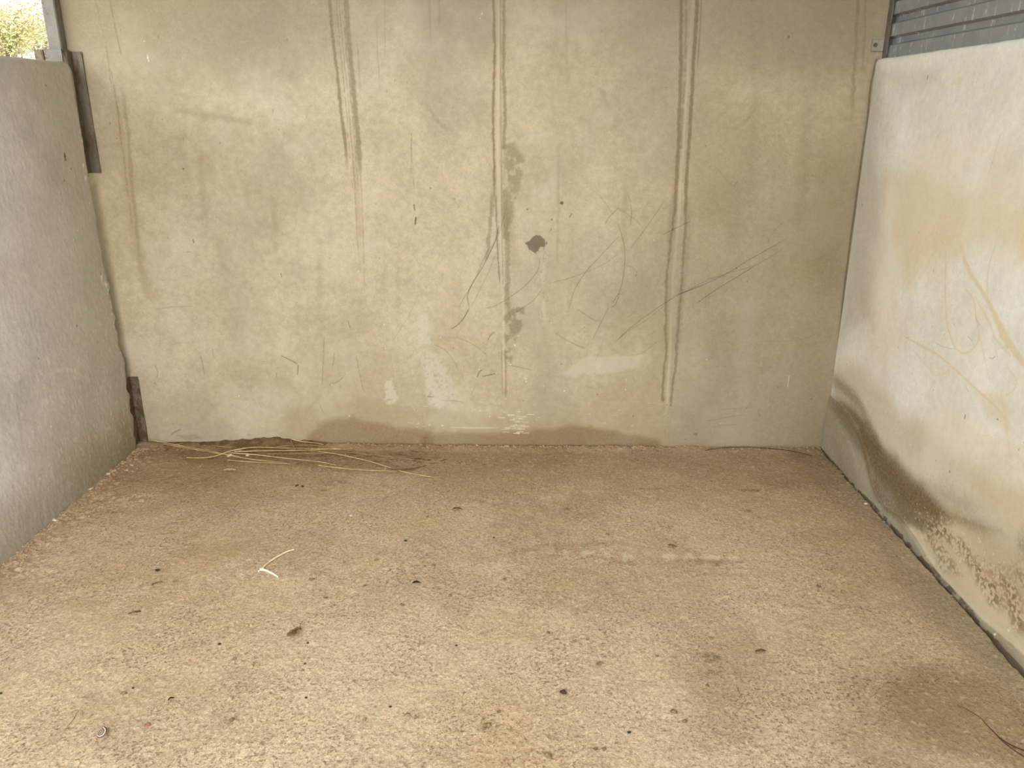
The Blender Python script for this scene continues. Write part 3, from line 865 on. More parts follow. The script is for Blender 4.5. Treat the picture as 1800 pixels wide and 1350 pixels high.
# thick pale-ochre run down to the right
S.stroke('ochre', [(1690, 435, 1.6), (1700, 470, 1.4), (1725, 510, 1.2), (1745, 545, 1.2), (1765, 590, 2.2), (1785, 620, 1.6), (1812, 655, 1.4)], 9, 0.75, rough=0.4, wob=4, seed=404)
S.stroke('ochre', [(1715, 525), (1735, 560), (1750, 595), (1775, 625)], 6, 0.5, rough=0.5, wob=4, seed=405)
S.stroke('ochre', [(1662, 445), (1661, 490), (1662, 550), (1670, 590), (1680, 613), (1697, 621), (1712, 610), (1721, 590), (1716, 560), (1712, 530), (1698, 510)], 4.5, 0.62, rough=0.4, wob=3, seed=406)
S.stroke('ochre', [(1750, 430), (1740, 460), (1736, 490), (1736, 515)], 4.5, 0.6, rough=0.4, wob=2, seed=407)
S.stroke('ochre', [(1590, 592), (1620, 608), (1650, 625), (1685, 655), (1720, 688), (1750, 715), (1770, 740)], 5, 0.65, rough=0.4, wob=3, seed=408)
S.stroke('ochre', [(1610, 620), (1635, 650), (1650, 660), (1680, 645)], 6, 0.35, rough=0.5, seed=409)
S.stroke('ochre', [(1721, 590), (1728, 620), (1735, 650), (1740, 670)], 3, 0.4, rough=0.4, seed=410)
S.stroke('ochre', [(1770, 645), (1785, 665), (1782, 685), (1768, 695)], 4, 0.5, rough=0.4, seed=411)
S.stroke('ochre', [(1745, 590), (1752, 625)], 4, 0.45, rough=0.4, seed=412)
S.stroke('ochre', [(1760, 690), (1768, 740), (1775, 800)], 9, 0.35, soft=0.9, rough=0.5, seed=413)
S.poly('ochre', [(1715, 690), (1775, 700), (1780, 760), (1735, 740)], 0.45, soft=18, rough=14, seed=414)
S.poly('ochre', [(1540, 420), (1560, 400), (1590, 600), (1560, 640), (1530, 620)], 0.2, soft=40, rough=30, seed=415)
# tan spread over the damp foot
S.poly('pink', [(1462, 645), (1500, 640), (1540, 670), (1580, 720), (1640, 770), (1720, 820), (1850, 900), (1850, 1150), (1700, 1000), (1560, 870), (1470, 700)], 0.58, soft=55, rough=35, freq=9, seed=416)
S.poly('ochre', [(1600, 740), (1700, 740), (1850, 830), (1850, 1000), (1700, 860)], 0.35, soft=60, rough=40, freq=8, seed=417)
# greenish corner shade of dirt
S.poly('grime_shade', [(1470, 660), (1500, 680), (1530, 740), (1560, 800), (1600, 850), (1640, 880), (1660, 940), (1620, 930), (1550, 860), (1510, 780), (1465, 700)], 0.45, soft=30, rough=20, freq=12, seed=418)
# dark damp wedge above the mortar fillet
FIL = [(1453, 690), (1470, 705), (1490, 725), (1513, 760), (1524, 790), (1532, 830), (1540, 860), (1556, 888), (1584, 910), (1610, 945), (1628, 975), (1650, 1008), (1680, 1040), (1740, 1100), (1800, 1150), (1860, 1200)]
S.poly('damp', [(1453, 690), (1470, 703), (1500, 715), (1524, 745), (1545, 775), (1575, 805), (1600, 830), (1620, 848), (1650, 885), (1668, 915), (1640, 915), (1600, 915), (1584, 910), (1556, 888), (1540, 860), (1532, 830), (1524, 790), (1513, 760), (1490, 725), (1470, 705)],
       0.80, soft=34, rough=16, freq=12, seed=419)
S.stroke('damp', [(1513, 760), (1524, 790), (1532, 830), (1541, 858), (1558, 886), (1586, 908), (1620, 925)], 26, 0.7, soft=0.9, rough=0.3, seed=424)
S.poly('damp', [(1455, 705), (1490, 718), (1525, 745), (1545, 790), (1590, 840), (1640, 880), (1700, 905), (1760, 940), (1700, 930), (1640, 905), (1580, 880), (1540, 830)], 0.55, soft=30, rough=18, freq=10, seed=420)
S.stroke('damp', [(1456, 668), (1480, 680), (1510, 710), (1528, 745), (1545, 790)], 30, 0.42, soft=0.95, rough=0.5, seed=421)
S.stroke('damp', [(1600, 850), (1640, 862), (1690, 885), (1740, 910)], 42, 0.30, soft=0.95, rough=0.5, fade=0.3, seed=422)
# black mould freckles below the wedge
for (pp, a) in (([(1600, 905), (1650, 908), (1690, 955), (1720, 985), (1755, 1030), (1770, 1070), (1740, 1060), (1715, 1010), (1680, 960), (1640, 945)], .80),
                ([(1628, 945), (1650, 950), (1675, 980), (1690, 1010), (1672, 1008), (1650, 990)], .60),
                ([(1735, 985), (1760, 1010), (1790, 1050), (1810, 1090), (1810, 1130), (1785, 1110), (1765, 1060)], .75),
                ([(1770, 1000), (1800, 1030), (1850, 1090), (1850, 1040), (1800, 990)], .55),
                ([(1790, 940), (1810, 960), (1800, 985)], .5)):
    S.poly('damp', pp, a, soft=30, rough=30, freq=22, seed=int(a * 100 + pp[0][0]), brk=0.47, bf=105)
for k in range(160):
    t = rs.random()
    x = 1590 + 200 * t + rs.gauss(0, 12); y = 885 + 150 * t + rs.gauss(0, 18)
    S.blob('chip', x, y, rs.uniform(2, 5), rs.uniform(2, 5), rs.uniform(0.2, 0.55), soft=0.5, rough=0.3, freq=100, seed=k)
# grey-green film further right
S.poly('grey', [(1700, 920), (1800, 940), (1850, 1050), (1800, 1060), (1740, 980)], 0.25, soft=50, rough=30, seed=431)
S.poly('ochre', [(1560, 880), (1660, 890), (1850, 1010), (1860, 1250), (1700, 1075), (1600, 965)], 0.55, soft=40, rough=25, seed=439)
S.poly('pink', [(1600, 930), (1700, 960), (1850, 1060), (1860, 1250), (1700, 1075)], 0.45, soft=40, rough=25, seed=440)
# the cement fillet at the foot (slightly proud and greyer)
fil_poly = FIL + [(1860, 1260), (1799, 1180), (1700, 1075), (1600, 965), (1517, 870), (1449, 795)]
S.poly('grey', fil_poly, 0.70, soft=3, rough=3, hard=True, seed=432)
S.poly('grime_shade', fil_poly, 0.62, soft=5, rough=4, hard=True, seed=437)
S.poly('ochre', fil_poly, 0.3, soft=20, rough=12, seed=438, brk=0.4, bf=20)
S.poly('grime_shade', [(1449, 720), (1480, 735), (1500, 780), (1510, 830), (1540, 880), (1515, 868), (1449, 795)], 0.55, soft=20, rough=14, freq=25, seed=433, brk=0.35)
S.poly('grey', [(1449, 760), (1475, 770), (1500, 840), (1515, 868), (1449, 795)], 0.6, soft=12, rough=12, freq=30, seed=434, brk=0.3)
S.stroke('pale', [(1470, 730), (1495, 770), (1515, 820)], 14, 0.18, soft=0.9, rough=0.6, seed=435)
S.stroke('pale', [(1600, 940), (1640, 990), (1700, 1055), (1760, 1110)], 10, 0.15, soft=0.9, rough=0.6, seed=436)
S.m['scratch_shade'] = np.clip(S.m['scratch_shade'] + 0.75 * sstep(0.006, 0.001, v - 0.012 * (fbm(u, v, 70, 3, 62) - 0.3)) * sstep(0.30, 0.5, fbm(u, v, 30, 3, 64)), 0, 1)
fq = np.array([S.uv(*p) for p in FIL])
fo = np.argsort(fq[:, 0])
ftop = np.interp(u, fq[fo, 0], fq[fo, 1]) + (fbm(u, v, 18, 3, 61) - 0.5) * 0.012
S.h += sstep(0.0, 0.012, ftop - v) * (0.006 + 0.012 * np.clip((ftop - v) / 0.15, 0, 1))
# darker vertical band beside the back corner, rain marks under the sheet
S.poly('grime_shade', [(1535, 110), (1556, 130), (1558, 250), (1550, 400), (1530, 560), (1480, 600), (1500, 400), (1520, 200)], 0.55, soft=110, rough=50, freq=6, seed=441)
S.blob('grime_shade', 1544, 125, 26, 22, 0.45, soft=0.6, seed=442)
S.poly('grime_shade', [(1550, 120), (1650, 125), (1660, 155), (1580, 160)], 0.18, soft=30, rough=20, seed=443)
S.blob('ochre', 1684, 142, 30, 14, 0.45, soft=0.5, seed=444)
for x, y, rx, ry, a in ((1630, 136, 4, 12, .55), (1521, 251, 7, 5, .45), (1524, 276, 6, 5, .35), (1517, 330, 7, 5, .35), (1522, 362, 5, 4, .5), (1669, 829, 5, 5, .6), (1696, 733, 3, 12, .7), (1753, 737, 4, 4, .6),
                        (1490, 642, 4, 3, .6), (1645, 810, 3, 4, .6), (1790, 790, 2, 4, .7), (1579, 610, 3, 4, .5), (1638, 575, 4, 5, .3), (1660, 588, 4, 5, .3), (1677, 570, 4, 5, .3), (1641, 476, 3, 7, .4)):
    S.blob('scratch_shade', x, y, rx, ry, a, soft=0.4, rough=0.3, freq=90, seed=int(x + y))
for p, a in (([(1592, 594), (1600, 592)], .4), ([(1760, 228), (1745, 280), (1735, 310)], .25), ([(1793, 90), (1790, 140)], .0), ([(1700, 590), (1710, 600)], .3), ([(1640, 600), (1660, 610), (1680, 614)], .25),
             ([(1698, 680), (1703, 690)], .3), ([(1724, 575), (1715, 560)], .3), ([(1738, 628), (1744, 630), (1750, 625)], .5)):
    if a:
        S.stroke('scratch_shade', p, 1.6, a, soft=0.8, fade=0.2)
S.stroke('chip', [(1793, 95), (1788, 150), (1780, 190)], 3, 0.5, fade=0.2)
for x, y in ((1738, 189), (1736, 198), (1612, 330), (1508, 600)):
    S.blob('chip', x, y, 6, 5, 0.5, soft=0.6, seed=int(x))
for x, y in ((1773, 1108), (1752, 1115)):
    S.blob('chip', x, y, 5, 4, 0.9, soft=0.5, seed=int(x))
for k in range(130):
    x, y = rs.uniform(1480, 1800), rs.uniform(130, 960)
    S.blob('scratch_shade', x, y, rs.uniform(1.2, 3), rs.uniform(1.2, 3), rs.uniform(0.15, 0.45), soft=0.6, rough=0.4, freq=150, seed=k)
S.h += (fbm(u, v, 2.2, 3, 25) - 0.5) * 0.005 + (fbm(u, v, 45, 3, 26) - 0.5) * 0.0010
for c in CH:
    S.m[c] = np.clip(S.m[c], 0, 1)
re_ = sorted([(S.uv(x, y)[1], S.uv(x, y)[0]) for x, y in ((1536, 106), (1530, 128), (1526, 150), (1520, 185), (1521, 208), (1512, 240), (1511, 268), (1504, 320), (1500, 350), (1496, 395), (1490, 415), (1491, 428), (1484, 470), (1478, 520), (1473, 570), (1466, 640), (1460, 690), (1449, 789))])
re_v, re_u = np.array([p[0] for p in re_]), np.array([p[1] for p in re_])
print('right edge u', re_u)



def warp_right(u, v, h):
    e = np.interp(v, re_v, re_u) + (fbm(v, v * 0 + 7, 24, 3, 54) - 0.5) * 0.016
    e = np.clip(e, -0.06, 0.07)
    u2 = u + e * np.clip(1 - u / 0.25, 0, 1)
    for dd, rr in ((TOP_R - v, 0.018), (u2 - e, 0.006)):
        k = np.clip(rr - dd, 0, rr)
        h = h - (rr - np.sqrt(rr * rr - k * k)) * 0.7
    v2 = v + (fbm(u, u * 0 + 2, 12, 3, 58) - 0.5) * 0.006 * sstep(TOP_R - 0.1, TOP_R, v)
    return u2, v2, h


wall_right = S.build('wall_right', M['right'], thick=0.14, warp=warp_right)
tag(wall_right, 'pale concrete wall panel on the right with damp ochre stains', 'wall', kind='structure')
SR = S

# ================================================================== FLOOR
us = axis([(-6.0, -1.95, 0.15), (-1.95, 2.1, 0.0042), (2.1, 2.6, 0.1)])
vs = axis([(-1.6, 1.40, 0.10), (1.40, 3.80, 0.0042)])
S = Surf(ZERO, np.array([1.0, 0, 0]), np.array([0, 1.0, 0]), Z, us, vs)
u, v = S.u, S.v
print('floor grid', u.shape)


def side_dist(P, Nn):       # distance of every grid point in front of a wall face
    return (u - P[0]) * Nn[0] + (v - P[1]) * Nn[1]


dB, dL, dR = side_dist(A, Nb), side_dist(La, Nl), side_dist(Ra, Nr)
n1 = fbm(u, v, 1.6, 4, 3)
S.m['grime_shade'] += (sstep(1.0, 0.0, dB + (n1 - 0.5) * 0.5) * 0.55).astype(np.float32)  # dirt plus painted dimming of the floor toward the back wall
S.m['grime_shade'] += (sstep(0.50, 0.66, fbm(u, v, 3.4, 5, 33)) * 0.16).astype(np.float32)
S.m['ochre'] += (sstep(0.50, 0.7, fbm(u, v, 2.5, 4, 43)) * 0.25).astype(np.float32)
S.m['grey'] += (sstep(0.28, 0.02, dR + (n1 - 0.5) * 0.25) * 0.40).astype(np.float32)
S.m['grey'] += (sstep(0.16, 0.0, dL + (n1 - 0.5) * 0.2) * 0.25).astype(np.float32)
S.m['grime_shade'] += (sstep(0.035, 0.0, dR) * 0.6).astype(np.float32)
# damp patch at the lower right, wet margin beside the right wall
S.poly('damp', [(1560, 1200), (1640, 1165), (1740, 1190), (1830, 1260), (1850, 1360), (1700, 1350), (1620, 1300), (1550, 1250)], 0.55, soft=50, rough=40, freq=7, seed=501)
S.poly('grime_shade', [(1480, 1170), (1600, 1150), (1700, 1250), (1660, 1400), (1540, 1400), (1480, 1300)], 0.25, soft=60, rough=40, freq=7, seed=502)
S.poly('grime_shade', [(1200, 1130), (1330, 1110), (1360, 1200), (1330, 1320), (1220, 1330)], 0.22, soft=60, rough=50, freq=8, seed=503)
S.poly('grey', [(1560, 960), (1650, 1040), (1720, 1100), (1790, 1180), (1800, 1230), (1700, 1150), (1580, 1030)], 0.35, soft=30, rough=30, freq=9, seed=504)
# darker path under the chalky prints
for x0, y0, x1, y1, w in ((870, 968, 1060, 965, 22), (1060, 985, 1140, 992, 16), (1190, 988, 1320, 985, 20), (940, 958, 1100, 955, 18)):
    S.stroke('grime_shade', [(x0, y0), ((x0 + x1) / 2, (y0 + y1) / 2), (x1, y1)], w, 0.34, soft=0.9, rough=0.5, fade=0.3, seed=int(x0))
for x, y, rx, ry, a in ((748, 966, 30, 26, .35), (815, 965, 24, 20, .25), (890, 967, 20, 24, .45), (962, 968, 26, 26, .6), (997, 968, 24, 20, .4), (1031, 970, 26, 26, .75), (1067, 973, 18, 20, .5),
                        (1054, 986, 22, 16, .35), (1098, 984, 18, 18, .35), (1108, 977, 26, 24, .4), (1140, 972, 24, 20, .3), (1178, 977, 30, 24, .8), (1212, 978, 30, 22, .75), (1250, 980, 36, 24, .85), (1289, 980, 26, 24, .75)):
    S.blob('pale', x, y, rx, ry, min(a * 1.25, 1), soft=0.5, rough=0.55, freq=40, seed=int(x), brk=0.28, bf=70)
    S.blob('grime_shade', x + 12, y + 8, 22, 10, a * 0.4, soft=0.6, rough=0.6, freq=40, seed=int(x) + 3)
# dirt strewn under the straw
S.poly('grime_shade', [(290, 785), (420, 780), (560, 785), (640, 800), (740, 822), (720, 835), (600, 830), (470, 815), (340, 815)], 0.42, soft=30, rough=30, freq=12, seed=510)
for x, y, w, h_ in ((298, 789, 26, 22), (374, 805, 30, 16), (580, 814, 60, 14), (655, 811, 60, 12), (720, 824, 40, 14), (430, 795, 90, 14), (500, 800, 60, 12), (300, 811, 24, 14), (306, 838, 30, 14), (540, 826, 30, 12),
                    (596, 846, 50, 16), (330, 841, 20, 10), (565, 860, 30, 12), (1140, 860, 60, 14), (1320, 862, 60, 16)):
    S.blob('scratch_shade', x, y, w, h_, 0.42, soft=0.8, rough=0.7, freq=40, seed=int(x), brk=0.42, bf=110)
for x, y, w, h_, a in ((520, 1116, 26, 20, .4), (1248, 1155, 36, 20, .45), (1185, 1250, 16, 12, .5), (1204, 1268, 16, 10, .5), (963, 1330, 16, 14, .5), (857, 1278, 20, 16, .4), (990, 1217, 16, 16, .4), (1053, 1165, 14, 12, .4),
                       (1337, 1146, 26, 8, .5), (1258, 1180, 26, 10, .35), (300, 1233, 16, 10, .35), (52, 1280, 26, 10, .35), (70, 1268, 24, 10, .3), (804, 896, 30, 12, .4), (1182, 962, 18, 7, .5), (1315, 898, 26, 12, .4),
                       (997, 893, 20, 10, .3), (248, 1030, 20, 8, .35), (280, 1003, 30, 14, .35), (130, 970, 26, 12, .35), (88, 968, 20, 12, .3), (190, 900, 40, 20, .25)):
    S.blob('scratch_shade', x, y, w, h_, a, soft=0.7, rough=0.7, freq=60, seed=int(x), brk=0.35, bf=120)
for k in range(1300):    # dark flecks
    y = 880 + 480 * rs.random() ** 0.8; x = rs.uniform(-20, 1700)
    sz = rs.uniform(1.2, 3.6)
    S.blob('scratch_shade', x, y, sz * rs.uniform(1, 2.2), sz, rs.uniform(0.25, 0.6), soft=0.6, rough=0.4, freq=120, rot=rs.uniform(-0.6, 0.6), seed=k)
# relief: gritty surface, broken crust along the walls
S.h += (fbm(u, v, 2.0, 3, 66) - 0.5) * 0.012 + (fbm(u, v, 14, 3, 67) - 0.5) * 0.006
grit = fbm(u, v, 75, 3, 68)
S.h += (grit - 0.5) * 0.0032 * sstep(1.2, 1.5, v)
S.m['chip'] += (sstep(0.68, 0.80, grit) * 0.30).astype(np.float32)
S.h += sstep(0.09, 0.02, dB) * (0.004 + 0.012 * fbm(u, v, 30, 3, 69))
S.h -= 0.030 * sstep(0.010 + 0.010 * fbm(u, v, 40, 2, 70), 0.002, dB)
S.h += sstep(0.14, 0.0, dL) * (0.002 + 0.010 * fbm(u, v, 45, 3, 71))
S.h -= 0.022 * sstep(0.016, 0.004, np.abs(dR - 0.004 - 0.012 * fbm(u, v, 20, 3, 72)))
S.h += sstep(0.12, 0.03, dR) * 0.006 * fbm(u, v, 40, 3, 73)
S.m['scratch_shade'] = np.clip(S.m['scratch_shade'] + 0.75 * sstep(0.012, 0.004, np.abs(dR - 0.010 - 0.012 * fbm(u, v, 20, 3, 72))), 0, 1)
S.m['scratch_shade'] = np.clip(S.m['scratch_shade'] + 0.6 * sstep(0.014, 0.004, dB), 0, 1)
# two rough broken places beside the left wall
for x, y, w, h_ in ((215, 878, 110, 60), (130, 905, 110, 60), (75, 945, 120, 60), (250, 810, 80, 50), (30, 1000, 120, 60)):
    uu, vv = S.uv(x, y)
    k = np.exp(-(((u - uu) / (w * .001)) ** 2 + ((v - vv) / (h_ * .001)) ** 2))
    S.h += k * (fbm(u, v, 48, 3, 74) - 0.45) * 0.024
S.h *= sstep(1.15, 1.5, v)
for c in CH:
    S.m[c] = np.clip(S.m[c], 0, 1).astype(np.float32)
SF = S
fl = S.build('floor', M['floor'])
tag(fl, 'sandy brown worn concrete floor of the stall', 'floor', kind='structure')


def floor_z(x, y):
    i = min(max(int(np.searchsorted(SF.us, x)), 0), len(SF.us) - 1)
    j = min(max(int(np.searchsorted(SF.vs, y)), 0), len(SF.vs) - 1)
    return float(SF.h[j, i])


# ================================================================== ROOF over the stall, unseen, added to shade it
bm = bmesh.new()
r0 = bmesh.ops.create_cube(bm, size=1.0)
RX0, RX1, RY0, RY1 = -3.4, 2.3, 0.4, 4.05
bmesh.ops.scale(bm, vec=(RX1 - RX0, RY1 - RY0, 0.06), verts=bm.verts)
bmesh.ops.translate(bm, vec=((RX0 + RX1) / 2, (RY0 + RY1) / 2, 3.08), verts=bm.verts)
ceil = link('shade_roof', bm, M['roof'])
tag(ceil, 'unseen flat grey roof slab added to shade the stall', 'roof', kind='structure')


# added wall behind the viewer, blocks light over the right half of the front
bm = bmesh.new()
bmesh.ops.create_cube(bm, size=1.0)
bmesh.ops.scale(bm, vec=(2.1, 0.12, 3.10), verts=bm.verts)
bmesh.ops.translate(bm, vec=(1.10, -0.9, 1.50), verts=bm.verts)
tag(link('light_block_wall', bm, M['left']), 'added unseen wall blocking light at the right half of the stall front', 'wall', kind='structure')

# ================================================================== helpers for solids
def box(bm, c, sx, sy, sz, X, Y, bevel=0.0):
    """box centred at c, axes X, Y, Z"""
    X, Y = unit(np.array(X, float)), unit(np.array(Y, float))
    r = bmesh.ops.create_cube(bm, size=1.0)
    for q in r['verts']:
        p = c + X * q.co.x * sx + Y * q.co.y * sy + Z * q.co.z * sz
        q.co = Vector(p)
    if bevel:
        es = list({e for q in r['verts'] for e in q.link_edges})
        bmesh.ops.bevel(bm, geom=es, offset=bevel, segments=2, affect='EDGES', profile=0.6)
    return r


def prism(bm, prof, base, X, Y, h0, h1, rings=1, wobble=0.0, seed=0):
    """upright prism from a closed outline prof [(x, y)...] in the X, Y axes"""
    rr = random.Random(seed)
    rows = []
    for k in range(rings + 1):
        z = h0 + (h1 - h0) * k / rings
        rows.append([bm.verts.new(Vector(base + X * (a + rr.uniform(-wobble, wobble)) + Y * (b + rr.uniform(-wobble, wobble)) + Z * z)) for a, b in prof])
    n = len(prof)
    for k in range(rings):
        for i in range(n):
            bm.faces.new([rows[k][i], rows[k][(i + 1) % n], rows[k + 1][(i + 1) % n], rows[k + 1][i]])
    bm.faces.new(rows[0][::-1]); bm.faces.new(rows[-1])
    bmesh.ops.recalc_face_normals(bm, faces=bm.faces)


def tube(bm, pts, rad, sides=6, taper=None):
    pts = [np.array(p, float) for p in pts]
    rows = []
    n = len(pts)
    for i, p in enumerate(pts):
        t = unit(pts[min(i + 1, n - 1)] - pts[max(i - 1, 0)])
        a = np.cross(t, Z)
        a = unit(a) if np.linalg.norm(a) > 1e-6 else np.array([1.0, 0, 0])
        b = np.cross(t, a)
        r_ = rad * (taper(i / (n - 1)) if taper else 1.0)
        rows.append([bm.verts.new(Vector(p + a * math.cos(2 * math.pi * k / sides) * r_ + b * math.sin(2 * math.pi * k / sides) * r_)) for k in range(sides)])
    for i in range(n - 1):
        for k in range(sides):
            bm.faces.new([rows[i][k], rows[i][(k + 1) % sides], rows[i + 1][(k + 1) % sides], rows[i + 1][k]])
    bm.faces.new(rows[0][::-1]); bm.faces.new(rows[-1])
    bmesh.ops.recalc_face_normals(bm, faces=bm.faces)


def smooth_path(q, k=6):
    q = [np.array(p, float) for p in q]
    if len(q) < 3:
        return [q[0] + (q[1] - q[0]) * t for t in np.linspace(0, 1, k)]
    out = []
    for i in range(len(q) - 1):
        p0, p1, p2, p3 = q[max(i - 1, 0)], q[i], q[i + 1], q[min(i + 2, len(q) - 1)]
        for s in range(k):
            f = s / k
            out.append(0.5 * ((2 * p1) + (-p0 + p2) * f + (2 * p0 - 5 * p1 + 4 * p2 - p3) * f * f + (-p0 + 3 * p1 - 3 * p2 + p3) * f ** 3))
    out.append(q[-1])
    return out


# ================================================================== STEEL UPRIGHT at the far end of the left wall
def back_pt(px, py, off=0.0):
    O = A + Nb * off
    return hit(px, py, O, Nb)


Xl = Ub
c_up = back_pt(130, 92, 0.055)
up_root = empty('steel_post', tuple(back_pt(104, 97, 0.05)))
tag(up_root, 'weathered grey steel upright standing on the far end of the left wall', 'steel post')
# L shaped corner angle: one leg along the wall end, one leg flat on the back wall
zt = float(back_pt(140, 90, 0.03)[2]); zb = float(back_pt(172, 304, 0.01)[2])
ang = back_pt(178, 300, 0.0); ang[2] = 0
a_r = float(np.dot(back_pt(178, 303, 0.004) - A, Ub))       # right edge of the flat leg
W_A, T_A, D_A = 0.046, 0.005, 0.052
gapw = 0.004
prof = [(0, gapw), (0, gapw + T_A), (-W_A + T_A, gapw + T_A), (-W_A + T_A, D_A), (-W_A, D_A), (-W_A, gapw)]
bm = bmesh.new()
prism(bm, prof, A + Ub * a_r, Ub, Nb, zb, zt, rings=10, wobble=0.0006)
link('corner_angle', bm, M['rusty'], up_root)['label'] = 'rusty brown steel angle against the back wall'
# crosswise channel on the wall top
bm = bmesh.new()
x0 = float(np.dot(back_pt(78, 100, 0.09) - A, Ub)); x1 = a_r - W_A
zc0, zc1 = TOP_L + 0.004, TOP_L + 0.052
cx = (x0 + x1) / 2
box(bm, A + Ub * cx + Nb * 0.075 + Z * (zc0 + zc1) / 2, x1 - x0, 0.006, zc1 - zc0, Ub, Nb, 0.001)
box(bm, A + Ub * cx + Nb * 0.045 + Z * (zc1 - 0.003), x1 - x0, 0.06, 0.006, Ub, Nb, 0.001)
link('base_channel', bm, M['steel'], up_root)['label'] = 'pale galvanised cross channel on the wall top'
bm = bmesh.new()
box(bm, A + Ub * (x0 - 0.040) + Nb * 0.052 + Z * (zc0 + zc1) / 2, 0.036, 0.006, zc1 - zc0 - 0.002, Ub, Nb, 0.001)
link('end_tab', bm, M['old'], up_root)['label'] = 'dark steel tab at the outer end'
# the upright itself (square hollow section)
pL, pR = float(np.dot(back_pt(80, 90, 0.075) - A, Ub)), float(np.dot(back_pt(103, 90, 0.075) - A, Ub))
bm = bmesh.new()
wpost = pR - pL
prism(bm, [(0, 0.0), (wpost, 0.0), (wpost, 0.036), (wpost - 0.004, 0.040), (0.004, 0.040), (0, 0.036)], A + Ub * pL + Nb * 0.008, Ub, Nb, zc1, 3.05, rings=8)
link('upright', bm, M['steel'], up_root)
for o in list(up_root.children):
    pass

# lower angle at the foot of the corner
lo_root_z0, lo_root_z1 = 0.0, float(back_pt(244, 664, 0.02)[2])
bm = bmesh.new()
a_r2 = float(np.dot(back_pt(261, 776, 0.004) - A, Ub))
W2, D2 = 0.044, 0.050
prof2 = [(0, gapw), (0, gapw + T_A), (-W2 + T_A, gapw + T_A), (-W2 + T_A, D2), (-W2, D2), (-W2, gapw)]
prism(bm, prof2, A + Ub * a_r2, Ub, Nb, 0.0, lo_root_z1, rings=8, wobble=0.0012, seed=4)
lo = link('steel_angle', bm, M['old'])
tag(lo, 'short rusty brown steel angle standing on the floor in the back left corner', 'steel angle')

# ================================================================== CORRUGATED PANEL above the right wall
pan = empty('corrugated_panel', tuple(Ra + Ur * 0.05 + Z * TOP_R))
tag(pan, 'grey corrugated metal sheeting fixed above the right concrete wall', 'metal sheeting')
OFF = 0.03                                           # set back from the wall face
u_in = 0.02
prof = []
z = TOP_R + 0.002
DEP = 0.020
prof.append((0.0, z)); z += 0.046
prof.append((0.0, z)); z += 0.008
while z < 3.0:
    prof.append((DEP, z)); z += 0.023
    prof.append((DEP, z)); z += 0.006
    prof.append((-0.001, z)); z += 0.044
    prof.append((0.0, z)); z += 0.008
bm = bmesh.new()
SU = np.concatenate([np.linspace(-0.030, 2.2, 60), [3.0, LEN - 0.1]])
rows = []
for t in SU:
    P0 = Ra + Ur * t - Nr * OFF
    rows.append([bm.verts.new(Vector(P0 - Nr * (d + 0.0012 * math.sin(t * 9 + zz * 11)) + Z * zz)) for d, zz in prof])
for i in range(len(rows) - 1):
    for k in range(len(prof) - 1):
        bm.faces.new([rows[i][k], rows[i + 1][k], rows[i + 1][k + 1], rows[i][k + 1]])
bmesh.ops.recalc_face_normals(bm, faces=bm.faces)
sh = link('sheet', bm, M['sheet'], pan)
so = sh.modifiers.new('thickness', 'SOLIDIFY'); so.thickness = 0.002; so.offset = 0
bv = sh.modifiers.new('edge', 'BEVEL'); bv.width = 0.0015; bv.segments = 2; bv.limit_method = 'ANGLE'
# vertical angle in the corner, one leg on the back wall
bm = bmesh.new()
ul = float(np.dot(back_pt(1552, 98, 0.012) - A, Ub))
profA = [(0, 0.004), (0.05, 0.004), (0.05, 0.009), (0.005, 0.009), (0.005, 0.040), (0, 0.040)]
prism(bm, profA, A + Ub * ul, Ub, Nb, TOP_R + 0.001, 3.04, rings=12, wobble=0.0003)
link('edge_angle', bm, M['dark_steel'], pan)['label'] = 'dark steel angle down the end of the sheeting'
# bolted lug on the back wall
lp0, lp1 = back_pt(1531, 90, 0.006), back_pt(1550, 70, 0.006)
lug_c = (lp0 + lp1) / 2
bm = bmesh.new()
wl = float(np.dot(lp1 - lp0, Ub)) + 0.01
box(bm, lug_c + Ub * 0.004, wl, 0.006, float(lp1[2] - lp0[2]), Ub, Nb, 0.0012)
lug = link('fixing_plate', bm, M['zinc'], pan)
lug['label'] = 'small bolted zinc plate on the back wall'
bm = bmesh.new()
bc = back_pt(1539, 79, 0.010)
prism(bm, [(0.0085 * math.cos(t), 0.0085 * math.sin(t)) for t in np.linspace(0, 2 * math.pi, 20, endpoint=False)], ZERO, np.array([1.0, 0, 0]), np.array([0, 1.0, 0]), 0, 0.0015)
prism(bm, [(0.0055 * math.cos(t), 0.0055 * math.sin(t)) for t in np.linspace(0, 2 * math.pi, 6, endpoint=False)], ZERO, np.array([1.0, 0, 0]), np.array([0, 1.0, 0]), 0.0015, 0.007)
Mx = Matrix((tuple(Ub), tuple(Z), tuple(Nb))).transposed().to_4x4()
Mx.translation = Vector(bc - Nb * 0.001)
bm.transform(Mx)
bmesh.ops.recalc_face_normals(bm, faces=bm.faces)
bolt = link('bolt', bm, M['dark_steel'])
bolt.parent = lug
bolt.matrix_parent_inverse = lug.matrix_world.inverted()
bolt['label'] = 'dark hexagon bolt head'


# ================================================================== STRAW, TWIGS AND OTHER LOOSE THINGS
def floor_path(pts, lift=0.004, follow=True):
    out = []
    for p in pts:
        zz = (p[2] if len(p) > 2 else lift)
        q = G(p[0], p[1], zz)
        q[2] = zz + (floor_z(q[0], q[1]) if follow and zz < 0.02 else 0)
        out.append(q)
    return smooth_path(out, 6)


